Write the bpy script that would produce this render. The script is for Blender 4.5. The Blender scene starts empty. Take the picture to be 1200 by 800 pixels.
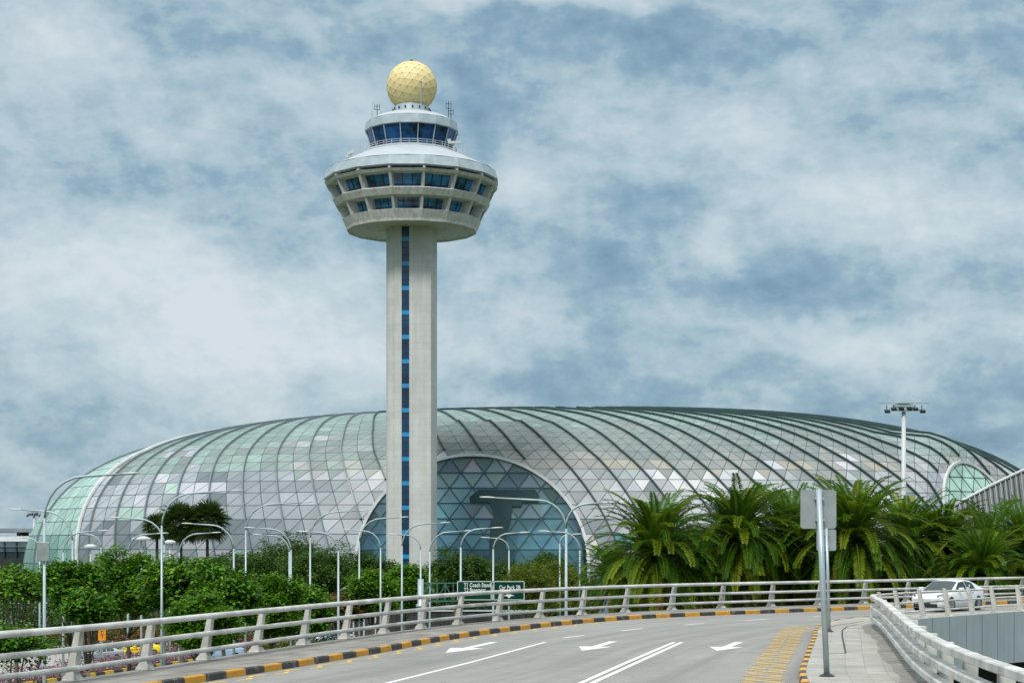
import bpy, math, random
import numpy as np
from mathutils import Vector, Matrix, Quaternion

R = math.radians
PI = math.pi
F = 2050.0; HZ = 640.0; EYE = 3.0; G = -7.5
scene = bpy.context.scene
col = scene.collection

def gp(px, py, z=0.0):
    d = (EYE - z) * F / (py - HZ)
    return Vector(((px - 600) * d / F, d, z))
def at(px, py, d):
    return Vector(((px - 600) * d / F, d, EYE + (HZ - py) * d / F))

# ---------------------------------------------------------------- materials
def new_mat(name):
    m = bpy.data.materials.new(name); m.use_nodes = True
    nt = m.node_tree; b = nt.nodes['Principled BSDF']
    return m, nt, b
class NB:
    def __init__(s, nt): s.nt = nt; s.n = nt.nodes; s.l = nt.links
    def node(s, t, **kw):
        n = s.n.new(t)
        for k, v in kw.items(): setattr(n, k, v)
        return n
    def val(s, x, sock):
        if isinstance(x, (int, float)): sock.default_value = x
        elif isinstance(x, (tuple, list)):
            sock.default_value = (*x, 1) if (len(x) == 3 and len(sock.default_value) == 4) else x
        else: s.l.new(x, sock)
    def math(s, op, a, b=0.0, c=None, clamp=False):
        n = s.node('ShaderNodeMath', operation=op, use_clamp=clamp)
        s.val(a, n.inputs[0]); s.val(b, n.inputs[1])
        if c is not None: s.val(c, n.inputs[2])
        return n.outputs[0]
    def vmath(s, op, a, b=None):
        n = s.node('ShaderNodeVectorMath', operation=op)
        s.val(a, n.inputs[0])
        if b is not None: s.val(b, n.inputs[1])
        return n.outputs[0]
    def mix(s, f, a, b, blend='MIX'):
        n = s.node('ShaderNodeMix', data_type='RGBA', blend_type=blend)
        s.val(f, n.inputs[0]); s.val(a, n.inputs[6]); s.val(b, n.inputs[7])
        return n.outputs[2]
    def noise(s, vec, scale, detail=4, rough=.55, dist=0.0, out=0):
        n = s.node('ShaderNodeTexNoise')
        if vec is not None: s.l.new(vec, n.inputs['Vector'])
        n.inputs['Scale'].default_value = scale; n.inputs['Detail'].default_value = detail
        n.inputs['Roughness'].default_value = rough; n.inputs['Distortion'].default_value = dist
        return n.outputs[out]
    def ramp(s, f, stops):
        n = s.node('ShaderNodeValToRGB')
        els = n.color_ramp.elements
        while len(els) < len(stops): els.new(0.5)
        for e, (p, c) in zip(els, stops):
            e.position = p; e.color = (*c, 1) if len(c) == 3 else c
        s.l.new(f, n.inputs[0]); return n.outputs[0]
    def geo(s): return s.node('ShaderNodeNewGeometry').outputs['Position']
    def obj(s): return s.node('ShaderNodeTexCoord').outputs['Object']
    def uv(s): return s.node('ShaderNodeTexCoord').outputs['UV']
    def bump(s, h, strength=.3, dist=.02):
        n = s.node('ShaderNodeBump'); n.inputs['Strength'].default_value = strength
        n.inputs['Distance'].default_value = dist; s.l.new(h, n.inputs['Height']); return n.outputs[0]

def simple(name, c, rough=.6, metal=0.0, var=.12, scale=1.5, spec=.5, bump=0.0, streak=False):
    m, nt, b = new_mat(name); k = NB(nt)
    p = k.obj()
    if streak:
        mp = k.node('ShaderNodeMapping'); nt.links.new(p, mp.inputs[0]); mp.inputs['Scale'].default_value = (1, 1, .12); p = mp.outputs[0]
    f = k.noise(p, scale, 5, .6)
    lo = tuple(x * (1 - var * 1.6) for x in c); hi = tuple(min(1, x * (1 + var)) for x in c)
    nt.links.new(k.ramp(f, [(.3, lo), (.7, hi)]), b.inputs['Base Color'])
    b.inputs['Roughness'].default_value = rough; b.inputs['Metallic'].default_value = metal
    b.inputs['Specular IOR Level'].default_value = spec
    if bump: nt.links.new(k.bump(k.noise(p, scale * 12, 3), bump), b.inputs['Normal'])
    return m

def leaf_mat(name, dark, light, extra=None, transl=.35, rough=.45):
    m, nt, b = new_mat(name); k = NB(nt)
    a = k.node('ShaderNodeAttribute', attribute_name='col')
    sx = k.node('ShaderNodeSeparateColor'); nt.links.new(a.outputs['Color'], sx.inputs[0])
    c = k.mix(sx.outputs[0], dark, light)
    if extra: c = k.mix(sx.outputs[1], c, extra)
    c = k.mix(sx.outputs[2], c, (.17, .085, .02))
    nt.links.new(c, b.inputs['Base Color']); b.inputs['Roughness'].default_value = rough
    b.inputs['Specular IOR Level'].default_value = .22
    tr = k.node('ShaderNodeBsdfTranslucent')
    nt.links.new(k.mix(.5, c, k.mix(0.5, c, (.25, .4, .03))), tr.inputs['Color'])
    mx = k.node('ShaderNodeMixShader'); mx.inputs[0].default_value = transl
    nt.links.new(b.outputs[0], mx.inputs[1]); nt.links.new(tr.outputs[0], mx.inputs[2])
    nt.links.new(mx.outputs[0], nt.nodes['Material Output'].inputs[0])
    return m

M = {}
M['white_paint'] = simple('white_paint', (.62, .64, .64), .45, 0, .1, .8, streak=True)
M['rail_grey'] = simple('rail_grey', (.60, .60, .57), .7, 0, .24, 1.1, bump=.15)
M['post_grey'] = simple('post_grey', (.54, .53, .48), .75, 0, .2, 2.2, bump=.15)
M['galv'] = simple('galvanised_steel', (.42, .50, .53), .4, .35, .1, 2)
M['lamp_steel'] = simple('lamp_steel', (.42, .50, .52), .45, .3, .12, .6)
M['lamp_head'] = simple('lamp_head', (.55, .58, .58), .35, .1, .05)
def worn_mark(name, c, thr):
    m, nt, b = new_mat(name); k = NB(nt); p = k.geo()
    n = k.noise(p, 9, 6, .7); n2 = k.noise(p, .8, 4, .6); f = k.math('ADD', n, k.math('MULTIPLY', k.math('SUBTRACT', n2, .5), .35))
    mr = k.node('ShaderNodeMapRange'); nt.links.new(f, mr.inputs[0]); mr.inputs[1].default_value = thr; mr.inputs[2].default_value = thr + .10
    nt.links.new(k.mix(mr.outputs[0], c, (.30, .295, .27)), b.inputs['Base Color']); b.inputs['Roughness'].default_value = .7
    return m
M['white_mark'] = worn_mark('white_mark', (.74, .74, .72), .60)
M['yellow_mark'] = worn_mark('yellow_mark', (.82, .50, .05), .56)
M['sign_back'] = simple('sign_back', (.33, .37, .37), .5, .2, .12, 3)
M['dark'] = simple('dark_metal', (.03, .035, .035), .5, 0, .1)
M['rubber'] = simple('rubber', (.02, .02, .02), .8, 0, .1)
M['dark_fascia'] = simple('dark_fascia', (.035, .04, .04), .4, 0, .15)
M['concrete_dark'] = simple('concrete_dark', (.05, .05, .045), .9, 0, .3, .6)
M['bark'] = simple('bark', (.16, .13, .10), .9, 0, .3, 3, bump=.4)
M['bark_dark'] = simple('bark_dark', (.08, .06, .045), .95, 0, .35, 4, bump=.5)
M['roof_white'] = simple('roof_white', (.46, .50, .53), .85, 0, .06, .4)
M['radome_collar'] = simple('collar_paint', (.40, .48, .52), .5, 0, .12, 1)
M['green_steel'] = simple('green_steel', (.06, .18, .13), .5, .1, .1)
M['taxi_yellow'] = simple('taxi_yellow', (.80, .62, .01), .3, 0, .03)
M['car_white'] = simple('car_white', (.78, .80, .80), .18, 0, .02)
M['car_silver'] = simple('car_silver', (.42, .45, .48), .25, .6, .04)
M['car_red'] = simple('car_red', (.5, .02, .02), .3, 0, .04)
M['car_blue'] = simple('car_blue', (.30, .42, .55), .3, 0, .04)
M['head_lens'] = simple('head_lens', (.22, .25, .27), .15, .3, .1)
M['orange'] = simple('orange', (.85, .30, .01), .5, 0, .08)
M['red'] = simple('red_paint', (.6, .03, .02), .5, 0, .08)
M['terminal_grey'] = simple('terminal_grey', (.22, .24, .25), .6, 0, .1, .3)
M['terminal_light'] = simple('terminal_light', (.42, .44, .44), .6, 0, .1, .3)
M['rib_shaded'] = simple('rib_shaded', (.035, .07, .07), .45, .2, .2, .3)  # right-hand ribs: shade of their deep profile put into a darker colour
M['rib_lit'] = simple('rib_lit', (.20, .24, .25), .4, .3, .1, .3)  # same ribs on the left, sky light put into a paler colour
M['mullion'] = simple('mullion', (.012, .05, .06), .4, .3, .1)
M['flared_dark'] = simple('flared_dark', (.010, .040, .045), .8, 0, .4, .15)

def glass_mat(name, c, rough=.05, var=.5, scale=.35, spec=.9):
    m, nt, b = new_mat(name); k = NB(nt)
    f = k.noise(k.obj(), scale, 2, .5)
    nt.links.new(k.ramp(f, [(.35, tuple(x * (1 - var) for x in c)), (.65, tuple(x * (1 + var) for x in c))]), b.inputs['Base Color'])
    b.inputs['Roughness'].default_value = rough; b.inputs['Specular IOR Level'].default_value = spec
    b.inputs['IOR'].default_value = 1.6
    return m
M['cab_glass'] = glass_mat('cab_glass', (.006, .045, .13), .06, .9, .6, .5)
M['tower_glass'] = glass_mat('tower_glass', (.02, .16, .32), .08, .8, .45, .5)
M['slot_glass'] = glass_mat('slot_glass', (.003, .04, .10), .15, .5, .25, .5)
M['slot_blue'] = simple('slot_blue', (.03, .30, .62), .3, 0, .1)
M['car_glass'] = glass_mat('car_glass', (.012, .035, .038), .06, .3, 1.0, .4)
M['term_glass'] = glass_mat('term_glass', (.10, .17, .20), .1, .5, .12)

# concrete of the tower
def tower_conc():
    m, nt, b = new_mat('tower_concrete'); k = NB(nt)
    p = k.obj()
    br = k.node('ShaderNodeTexBrick'); br.offset = .5
    sp = k.node('ShaderNodeSeparateXYZ'); nt.links.new(p, sp.inputs[0])
    cb = k.node('ShaderNodeCombineXYZ'); nt.links.new(k.math('ADD', sp.outputs[0], k.math('MULTIPLY', sp.outputs[1], .6)), cb.inputs[0]); nt.links.new(sp.outputs[2], cb.inputs[1])
    nt.links.new(cb.outputs[0], br.inputs['Vector'])
    br.inputs['Color1'].default_value = (.64, .645, .62, 1); br.inputs['Color2'].default_value = (.615, .62, .595, 1)
    br.inputs['Mortar'].default_value = (.52, .53, .51, 1)
    br.inputs['Scale'].default_value = 1; br.inputs['Brick Width'].default_value = 1.7; br.inputs['Row Height'].default_value = .9
    br.inputs['Mortar Size'].default_value = .025; br.inputs['Mortar Smooth'].default_value = .3
    mp = k.node('ShaderNodeMapping'); nt.links.new(p, mp.inputs[0]); mp.inputs['Scale'].default_value = (1, 1, .05)
    st = k.noise(mp.outputs[0], 1.6, 5, .65)
    st2 = k.noise(p, .25, 4, .6)
    c = k.mix(1.0, br.outputs[0], k.ramp(st, [(.3, (.90, .89, .87)), (.6, (1.03, 1.03, 1.03))]), 'MULTIPLY')
    c = k.mix(1.0, c, k.ramp(st2, [(.3, (.86, .86, .84)), (.7, (1.05, 1.05, 1.05))]), 'MULTIPLY')
    nt.links.new(c, b.inputs['Base Color']); b.inputs['Roughness'].default_value = .8
    return m
M['tower_conc'] = tower_conc()
def frame_conc():
    m, nt, b = new_mat('frame_concrete'); k = NB(nt); p = k.obj()
    mp = k.node('ShaderNodeMapping'); nt.links.new(p, mp.inputs[0]); mp.inputs['Scale'].default_value = (1, 1, .15)
    c = k.mix(1.0, k.ramp(k.noise(p, .8, 5, .6), [(.3, (.60, .605, .57)), (.7, (.70, .70, .66))]),
              k.ramp(k.noise(mp.outputs[0], 2.2, 5, .7), [(.35, (.72, .70, .66)), (.55, (1, 1, 1))]), 'MULTIPLY')
    nt.links.new(c, b.inputs['Base Color']); b.inputs['Roughness'].default_value = .85
    return m
M['frame_conc'] = frame_conc()

def road_mat():
    m, nt, b = new_mat('asphalt_worn'); k = NB(nt); p = k.geo()
    big = k.noise(p, .12, 5, .6); fine = k.noise(p, 22, 3, .7); mid = k.noise(p, 1.1, 6, .65)
    uvn = k.uv(); mp = k.node('ShaderNodeMapping'); nt.links.new(uvn, mp.inputs[0]); mp.inputs['Scale'].default_value = (.04, 1.3, 1)
    tr = k.noise(mp.outputs[0], 1.0, 4, .6)
    c = k.ramp(big, [(.3, (.255, .25, .232)), (.7, (.30, .294, .272))])
    c = k.mix(1.0, c, k.ramp(mid, [(.25, (.86, .86, .86)), (.75, (1.08, 1.08, 1.08))]), 'MULTIPLY')
    c = k.mix(1.0, c, k.ramp(fine, [(.25, (.86, .86, .86)), (.75, (1.12, 1.12, 1.12))]), 'MULTIPLY')
    c = k.mix(1.0, c, k.ramp(tr, [(.3, (.80, .80, .81)), (.58, (1.06, 1.06, 1.06))]), 'MULTIPLY')
    vo = k.node('ShaderNodeTexVoronoi', feature='DISTANCE_TO_EDGE'); vo.inputs['Scale'].default_value = .22
    wp = k.node('ShaderNodeVectorMath', operation='ADD'); nt.links.new(p, wp.inputs[0]); nt.links.new(k.noise(p, .7, 4, .7, out=1), wp.inputs[1])
    nt.links.new(wp.outputs[0], vo.inputs['Vector'])
    cr = k.math('LESS_THAN', vo.outputs[0], .0035)
    cr = k.math('MULTIPLY', cr, k.math('GREATER_THAN', mid, .52))
    c = k.mix(k.math('MULTIPLY', cr, .45), c, (.07, .07, .07))
    nt.links.new(c, b.inputs['Base Color']); b.inputs['Roughness'].default_value = .85
    sp_ = k.noise(p, .55, 3, .5); c = k.mix(k.math('MULTIPLY', k.math('GREATER_THAN', sp_, .70), .18), c, (.12, .12, .12))
    nt.links.new(c, b.inputs['Base Color'])
    nt.links.new(k.bump(fine, .4, .01), b.inputs['Normal'])
    return m
M['road'] = road_mat()

def paver_mat(name, bw, rh, c1, c2, mort, stain=.5):
    m, nt, b = new_mat(name); k = NB(nt); uv = k.uv(); p = k.geo()
    br = k.node('ShaderNodeTexBrick'); nt.links.new(uv, br.inputs['Vector']); br.offset = 0.0
    br.inputs['Color1'].default_value = (*c1, 1); br.inputs['Color2'].default_value = (*c2, 1); br.inputs['Mortar'].default_value = (*mort, 1)
    br.inputs['Scale'].default_value = 1; br.inputs['Brick Width'].default_value = bw; br.inputs['Row Height'].default_value = rh
    br.inputs['Mortar Size'].default_value = .028; br.inputs['Mortar Smooth'].default_value = .4; br.inputs['Bias'].default_value = -.2
    n1 = k.noise(p, .9, 6, .68); n2 = k.noise(p, 14, 3, .6)
    c = k.mix(1.0, br.outputs[0], k.ramp(n1, [(.3, (1 - stain, 1 - stain * 1.05, 1 - stain * 1.12)), (.6, (1.06, 1.05, 1.04))]), 'MULTIPLY')
    c = k.mix(1.0, c, k.ramp(n2, [(.3, (.88, .88, .88)), (.7, (1.08, 1.08, 1.08))]), 'MULTIPLY')
    # dirt gathers along the foot of the railing (v beyond 1.6 m from kerb)
    nt.links.new(c, b.inputs['Base Color']); b.inputs['Roughness'].default_value = .88
    nt.links.new(k.bump(br.outputs['Fac'], .3, .01), b.inputs['Normal'])
    return m
def grid_pavers():
    m, nt, b = new_mat('grid_pavers'); k = NB(nt); uv = k.uv(); p = k.geo()
    sp = k.node('ShaderNodeSeparateXYZ'); nt.links.new(uv, sp.inputs[0])
    def ln(x, per, w): return k.math('LESS_THAN', k.math('FRACT', k.math('DIVIDE', x, per)), w / per)
    L = k.math('MAXIMUM', ln(sp.outputs[0], .9, .045), ln(sp.outputs[1], .45, .014))
    fl = k.node('ShaderNodeVectorMath', operation='FLOOR'); dv_ = k.node('ShaderNodeVectorMath', operation='DIVIDE'); nt.links.new(uv, dv_.inputs[0]); dv_.inputs[1].default_value = (.9, .45, 1); nt.links.new(dv_.outputs[0], fl.inputs[0])
    wn_ = k.node('ShaderNodeTexWhiteNoise'); nt.links.new(fl.outputs[0], wn_.inputs['Vector'])
    c = k.ramp(wn_.outputs[0], [(0, (.36, .35, .32)), (1, (.43, .42, .385))])
    c = k.mix(k.math('MULTIPLY', L, .6), c, (.16, .15, .135))
    n1 = k.noise(p, .9, 6, .68); n2 = k.noise(p, 14, 3, .6)
    c = k.mix(1.0, c, k.ramp(n1, [(.3, (.78, .77, .75)), (.6, (1.05, 1.04, 1.03))]), 'MULTIPLY')
    c = k.mix(1.0, c, k.ramp(n2, [(.3, (.88, .88, .88)), (.7, (1.08, 1.08, 1.08))]), 'MULTIPLY')
    nt.links.new(c, b.inputs['Base Color']); b.inputs['Roughness'].default_value = .88
    return m
M['pavers'] = grid_pavers()
M['pavers_left'] = paver_mat('pavers_left', .9, .6, (.30, .285, .26), (.25, .24, .22), (.15, .14, .13), .42)

def dirt_mat():
    m, nt, b = new_mat('gutter_dirt'); k = NB(nt); p = k.geo()
    n = k.noise(p, 2.2, 6, .7)
    nt.links.new(k.ramp(n, [(.3, (.17, .155, .135)), (.5, (.25, .235, .21)), (.7, (.36, .345, .32))]), b.inputs['Base Color'])
    b.inputs['Roughness'].default_value = .95
    return m
M['dirt'] = dirt_mat()

def kerb_mat(name, ylw, per=1.0):
    m, nt, b = new_mat(name); k = NB(nt); uv = k.uv(); p = k.geo()
    sp = k.node('ShaderNodeSeparateXYZ'); nt.links.new(uv, sp.inputs[0])
    n = k.noise(p, 5, 4, .6)
    u = k.math('ADD', sp.outputs[0], k.math('MULTIPLY', k.math('SUBTRACT', n, .5), .05))
    a = k.math('GREATER_THAN', k.math('FRACT', k.math('DIVIDE', u, 2 * per)), .5)
    j = k.math('LESS_THAN', k.math('FRACT', k.math('DIVIDE', sp.outputs[0], per)), .02)
    c = k.mix(a, (.045, .045, .042), ylw)
    w = k.noise(p, 2.5, 6, .7)
    c = k.mix(k.math('MULTIPLY', k.math('GREATER_THAN', w, .57), .55), c, (.20, .17, .12))
    c = k.mix(1.0, c, k.ramp(n, [(.3, (.8, .8, .8)), (.7, (1.1, 1.1, 1.1))]), 'MULTIPLY')
    c = k.mix(j, c, (.04, .04, .04))
    nt.links.new(c, b.inputs['Base Color']); b.inputs['Roughness'].default_value = .7
    return m
M['kerb'] = kerb_mat('kerb_paint', (.62, .30, .02))
M['kerb_r'] = kerb_mat('kerb_paint_right', (.72, .38, .04), .9)
M['kerb_low'] = kerb_mat('kerb_paint_lower', (.8, .5, .02), 1.5)

def panel_mat():
    m, nt, b = new_mat('wall_panels'); k = NB(nt); uv = k.uv()
    sp = k.node('ShaderNodeSeparateXYZ'); nt.links.new(uv, sp.inputs[0])
    j = k.math('LESS_THAN', k.math('FRACT', k.math('DIVIDE', sp.outputs[0], 1.6)), .03)
    n = k.noise(uv, .6, 5, .6)
    mp = k.node('ShaderNodeMapping'); nt.links.new(uv, mp.inputs[0]); mp.inputs['Scale'].default_value = (1, .12, 1)
    st = k.noise(mp.outputs[0], 2.5, 5, .7)
    c = k.ramp(n, [(.3, (.38, .43, .455)), (.7, (.44, .49, .515))])
    c = k.mix(1.0, c, k.ramp(st, [(.3, (.88, .88, .87)), (.6, (1.03, 1.03, 1.03))]), 'MULTIPLY')
    c = k.mix(j, c, (.13, .16, .18))
    nt.links.new(c, b.inputs['Base Color']); b.inputs['Roughness'].default_value = .7
    return m
M['panels'] = panel_mat()

def radome_mat():
    m, nt, b = new_mat('radome_paint'); k = NB(nt); p = k.obj()
    n = k.noise(p, .8, 4, .6)
    nt.links.new(k.ramp(n, [(.3, (.80, .63, .29)), (.7, (.87, .72, .37))]), b.inputs['Base Color'])
    b.inputs['Roughness'].default_value = .55
    return m
M['radome'] = radome_mat()
M['radome_seam'] = simple('radome_seam', (.50, .41, .20), .6, 0, .1)

def dome_mat():
    m, nt, b = new_mat('dome_panels'); k = NB(nt)
    a = k.node('ShaderNodeAttribute', attribute_name='col')
    uv = k.uv(); sp = k.node('ShaderNodeSeparateXYZ'); nt.links.new(uv, sp.inputs[0])
    def ln(x, w):
        f = k.math('FRACT', x)
        return k.math('GREATER_THAN', k.math('ABSOLUTE', k.math('SUBTRACT', f, .5)), .5 - w)
    l1 = ln(sp.outputs[0], .024); l2 = ln(sp.outputs[1], .030); l3 = ln(k.math('SUBTRACT', sp.outputs[0], sp.outputs[1]), .026)
    L = k.math('MAXIMUM', l1, k.math('MAXIMUM', l2, l3))
    n = k.noise(uv, 1.7, 3, .6)
    c = k.mix(1.0, a.outputs['Color'], k.ramp(n, [(.3, (.93, .93, .93)), (.7, (1.05, 1.05, 1.05))]), 'MULTIPLY')
    c = k.mix(L, c, (.05, .07, .08))
    nt.links.new(c, b.inputs['Base Color'])
    b.inputs['Roughness'].default_value = .42; b.inputs['Specular IOR Level'].default_value = .38
    return m
M['dome'] = dome_mat()

def arch_glass(name, c, tr, alpha=.45):
    m, nt, b = new_mat(name); k = NB(nt)
    out = nt.nodes['Material Output']; nt.nodes.remove(b)
    gl = k.node('ShaderNodeBsdfGlossy'); gl.inputs['Roughness'].default_value = .04; gl.inputs['Color'].default_value = (*c, 1)
    t = k.node('ShaderNodeBsdfTransparent'); t.inputs['Color'].default_value = (*tr, 1)
    mx = k.node('ShaderNodeMixShader'); mx.inputs[0].default_value = alpha
    nt.links.new(t.outputs[0], mx.inputs[1]); nt.links.new(gl.outputs[0], mx.inputs[2]); nt.links.new(mx.outputs[0], out.inputs[0])
    return m
M['arch_glass_x'] = arch_glass('arch_glass', (.45, .66, .72), (.66, .88, .92), .07)
def frit_glass():
    m, nt, b = new_mat('arch_glass'); k = NB(nt); out = nt.nodes['Material Output']
    a = k.node('ShaderNodeAttribute', attribute_name='col')
    nt.links.new(a.outputs['Color'], b.inputs['Base Color']); b.inputs['Roughness'].default_value = .12; b.inputs['Specular IOR Level'].default_value = .45
    t = k.node('ShaderNodeBsdfTransparent'); t.inputs['Color'].default_value = (.58, .78, .84, 1)
    mx = k.node('ShaderNodeMixShader'); mx.inputs[0].default_value = .36
    nt.links.new(t.outputs[0], mx.inputs[1]); nt.links.new(b.outputs[0], mx.inputs[2]); nt.links.new(mx.outputs[0], out.inputs[0])
    return m
M['arch_glass'] = frit_glass()
M['arch_glass_green'] = glass_mat('arch_glass_green', (.42, .62, .52), .15, .25, .2)
M['arch_glass_teal'] = glass_mat('arch_glass_teal', (.34, .56, .48), .15, .35, .12)
M['backing_pale'] = simple('backing_pale', (.62, .80, .86), .8, 0, .06, .08)

def ground_mat():
    m, nt, b = new_mat('ground_grass'); k = NB(nt); p = k.geo()
    n = k.noise(p, .05, 5, .6); n2 = k.noise(p, 1.3, 6, .7)
    c = k.ramp(n, [(.35, (.035, .07, .02)), (.6, (.07, .09, .03)), (.8, (.12, .10, .06))])
    c = k.mix(1.0, c, k.ramp(n2, [(.3, (.6, .6, .6)), (.7, (1.2, 1.2, 1.2))]), 'MULTIPLY')
    nt.links.new(c, b.inputs['Base Color']); b.inputs['Roughness'].default_value = .95
    return m
M['ground'] = ground_mat()
M['conc_road'] = simple('concrete_road', (.36, .35, .32), .9, 0, .12, .5)
M['leaf_tree'] = leaf_mat('leaf_tree', (.014, .062, .003), (.095, .27, .010), (.22, .40, .02), .22)
M['leaf_dark'] = leaf_mat('leaf_dark', (.012, .042, .004), (.055, .13, .012), (.11, .19, .02), .25)
M['leaf_olive'] = leaf_mat('leaf_olive', (.045, .080, .004), (.15, .20, .012), (.26, .25, .02))
M['leaf_bright'] = leaf_mat('leaf_bright', (.035, .12, .004), (.12, .29, .012), (.20, .34, .02))
M['leaf_brown'] = leaf_mat('leaf_brown', (.05, .035, .01), (.16, .085, .02), (.10, .12, .02), .2)
M['leaf_palm'] = leaf_mat('leaf_palm', (.012, .060, .004), (.055, .165, .010), (.26, .33, .02), .32, .45)
M['leaf_fan'] = leaf_mat('leaf_fan', (.010, .030, .006), (.035, .075, .012), (.08, .1, .03), .2)
M['flowers'] = leaf_mat('flower_petals', (.22, .05, .13), (.50, .16, .32), (.04, .09, .02), .3)

# ---------------------------------------------------------------- mesh building
class MB:
    def __init__(s): s.v = []; s.f = []; s.uv = None
    def add(s, vs, fs):
        o = len(s.v); s.v += [tuple(v) for v in vs]; s.f += [tuple(i + o for i in f) for f in fs]; return o
    def box(s, c, size, rot=None, taper=1.0):
        x, y, z = size[0] / 2, size[1] / 2, size[2] / 2
        vs = [Vector((sx * x * (taper if sz > 0 else 1), sy * y * (taper if sz > 0 else 1), sz * z)) for sz in (-1, 1) for sx, sy in ((-1, -1), (1, -1), (1, 1), (-1, 1))]
        if rot is not None: vs = [rot @ v for v in vs]
        c = Vector(c); vs = [v + c for v in vs]
        s.add(vs, [(3, 2, 1, 0), (4, 5, 6, 7), (0, 1, 5, 4), (1, 2, 6, 5), (2, 3, 7, 6), (3, 0, 4, 7)])
        return s
    def beam(s, a, b, w, h, up=(0, 0, 1)):
        a = Vector(a); b = Vector(b); d = (b - a).normalized(); up = Vector(up)
        sd = d.cross(up)
        if sd.length < 1e-4: sd = d.cross(Vector((0, 1, 0)))
        sd.normalize(); u = sd.cross(d)
        vs = []
        for p in (a, b):
            for i, j in ((-1, -1), (1, -1), (1, 1), (-1, 1)): vs.append(p + sd * (i * w / 2) + u * (j * h / 2))
        s.add(vs, [(3, 2, 1, 0), (4, 5, 6, 7), (0, 1, 5, 4), (1, 2, 6, 5), (2, 3, 7, 6), (3, 0, 4, 7)])
        return s
    def tube(s, pts, r, n=8, cap=True, closed=False):
        pts = [Vector(p) for p in pts]; m = len(pts)
        rs = r if isinstance(r, (list, tuple)) else [r] * m
        ref = None; base = len(s.v)
        for i, p in enumerate(pts):
            if closed: t = pts[(i + 1) % m] - pts[i - 1]
            else: t = pts[min(i + 1, m - 1)] - pts[max(i - 1, 0)]
            t.normalize()
            if ref is None:
                ref = t.orthogonal().normalized()
            ref = (ref - t * ref.dot(t)).normalized(); bi = t.cross(ref)
            for k in range(n):
                a = 2 * PI * k / n
                s.v.append(tuple(p + (ref * math.cos(a) + bi * math.sin(a)) * rs[i]))
        rng = m if closed else m - 1
        for i in range(rng):
            j = (i + 1) % m
            for k in range(n):
                s.f.append((base + i * n + k, base + i * n + (k + 1) % n, base + j * n + (k + 1) % n, base + j * n + k))
        if cap and not closed:
            s.f.append(tuple(base + k for k in reversed(range(n)))); s.f.append(tuple(base + (m - 1) * n + k for k in range(n)))
        return s
    def lathe(s, prof, n=32, c=(0, 0, 0), phase=0.0, capb=True, capt=True):
        base = len(s.v)
        for (r, z) in prof:
            for k in range(n):
                a = 2 * PI * k / n + phase
                s.v.append((c[0] + r * math.cos(a), c[1] + r * math.sin(a), c[2] + z))
        for i in range(len(prof) - 1):
            for k in range(n):
                s.f.append((base + i * n + k, base + i * n + (k + 1) % n, base + (i + 1) * n + (k + 1) % n, base + (i + 1) * n + k))
        if capb: s.f.append(tuple(base + k for k in reversed(range(n))))
        if capt: s.f.append(tuple(base + (len(prof) - 1) * n + k for k in range(n)))
        return s
    def prism(s, poly, z0, z1):
        n = len(poly)
        vs = [(p[0], p[1], z0) for p in poly] + [(p[0], p[1], z1) for p in poly]
        s.add(vs, [tuple(reversed(range(n))), tuple(range(n, 2 * n))] + [(i, (i + 1) % n, n + (i + 1) % n, n + i) for i in range(n)])
        return s
    def build(s, name, mat, parent=None, smooth=False, uv=None, colr=None, bevel=0, loc=None):
        me = bpy.data.meshes.new(name)
        me.from_pydata(s.v, [], s.f)
        if uv is not None:
            l = me.uv_layers.new(name='UVMap')
            arr = np.array([uv[i] for f in s.f for i in f], dtype=np.float32).ravel(); l.data.foreach_set('uv', arr)
        if smooth: me.polygons.foreach_set('use_smooth', [True] * len(me.polygons))
        me.materials.append(M[mat] if isinstance(mat, str) else mat); me.update()
        o = bpy.data.objects.new(name, me); col.objects.link(o)
        if bevel:
            bv = o.modifiers.new('bevel', 'BEVEL'); bv.width = bevel; bv.segments = 2; bv.limit_method = 'ANGLE'
        if parent is not None: o.parent = parent
        if loc is not None: o.location = loc
        return o
def np_mesh(name, V, Fc, mat, parent=None, colr=None, smooth=False):
    """V (n,3), Fc (m,k) all same size; colr (n,3) point colours"""
    me = bpy.data.meshes.new(name); n = len(V); m, kk = Fc.shape
    me.vertices.add(n); me.vertices.foreach_set('co', V.astype(np.float32).ravel())
    me.loops.add(m * kk); me.loops.foreach_set('vertex_index', Fc.astype(np.int32).ravel())
    me.polygons.add(m); me.polygons.foreach_set('loop_start', np.arange(0, m * kk, kk, dtype=np.int32))
    me.polygons.foreach_set('loop_total', np.full(m, kk, dtype=np.int32))
    me.update(calc_edges=True)
    if colr is not None:
        a = me.color_attributes.new('col', 'FLOAT_COLOR', 'POINT')
        c4 = np.ones((n, 4), dtype=np.float32); c4[:, :3] = colr; a.data.foreach_set('color', c4.ravel())
    me.materials.append(M[mat])
    if smooth: me.polygons.foreach_set('use_smooth', [True] * m)
    o = bpy.data.objects.new(name, me); col.objects.link(o)
    if parent is not None: o.parent = parent
    return o

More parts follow.
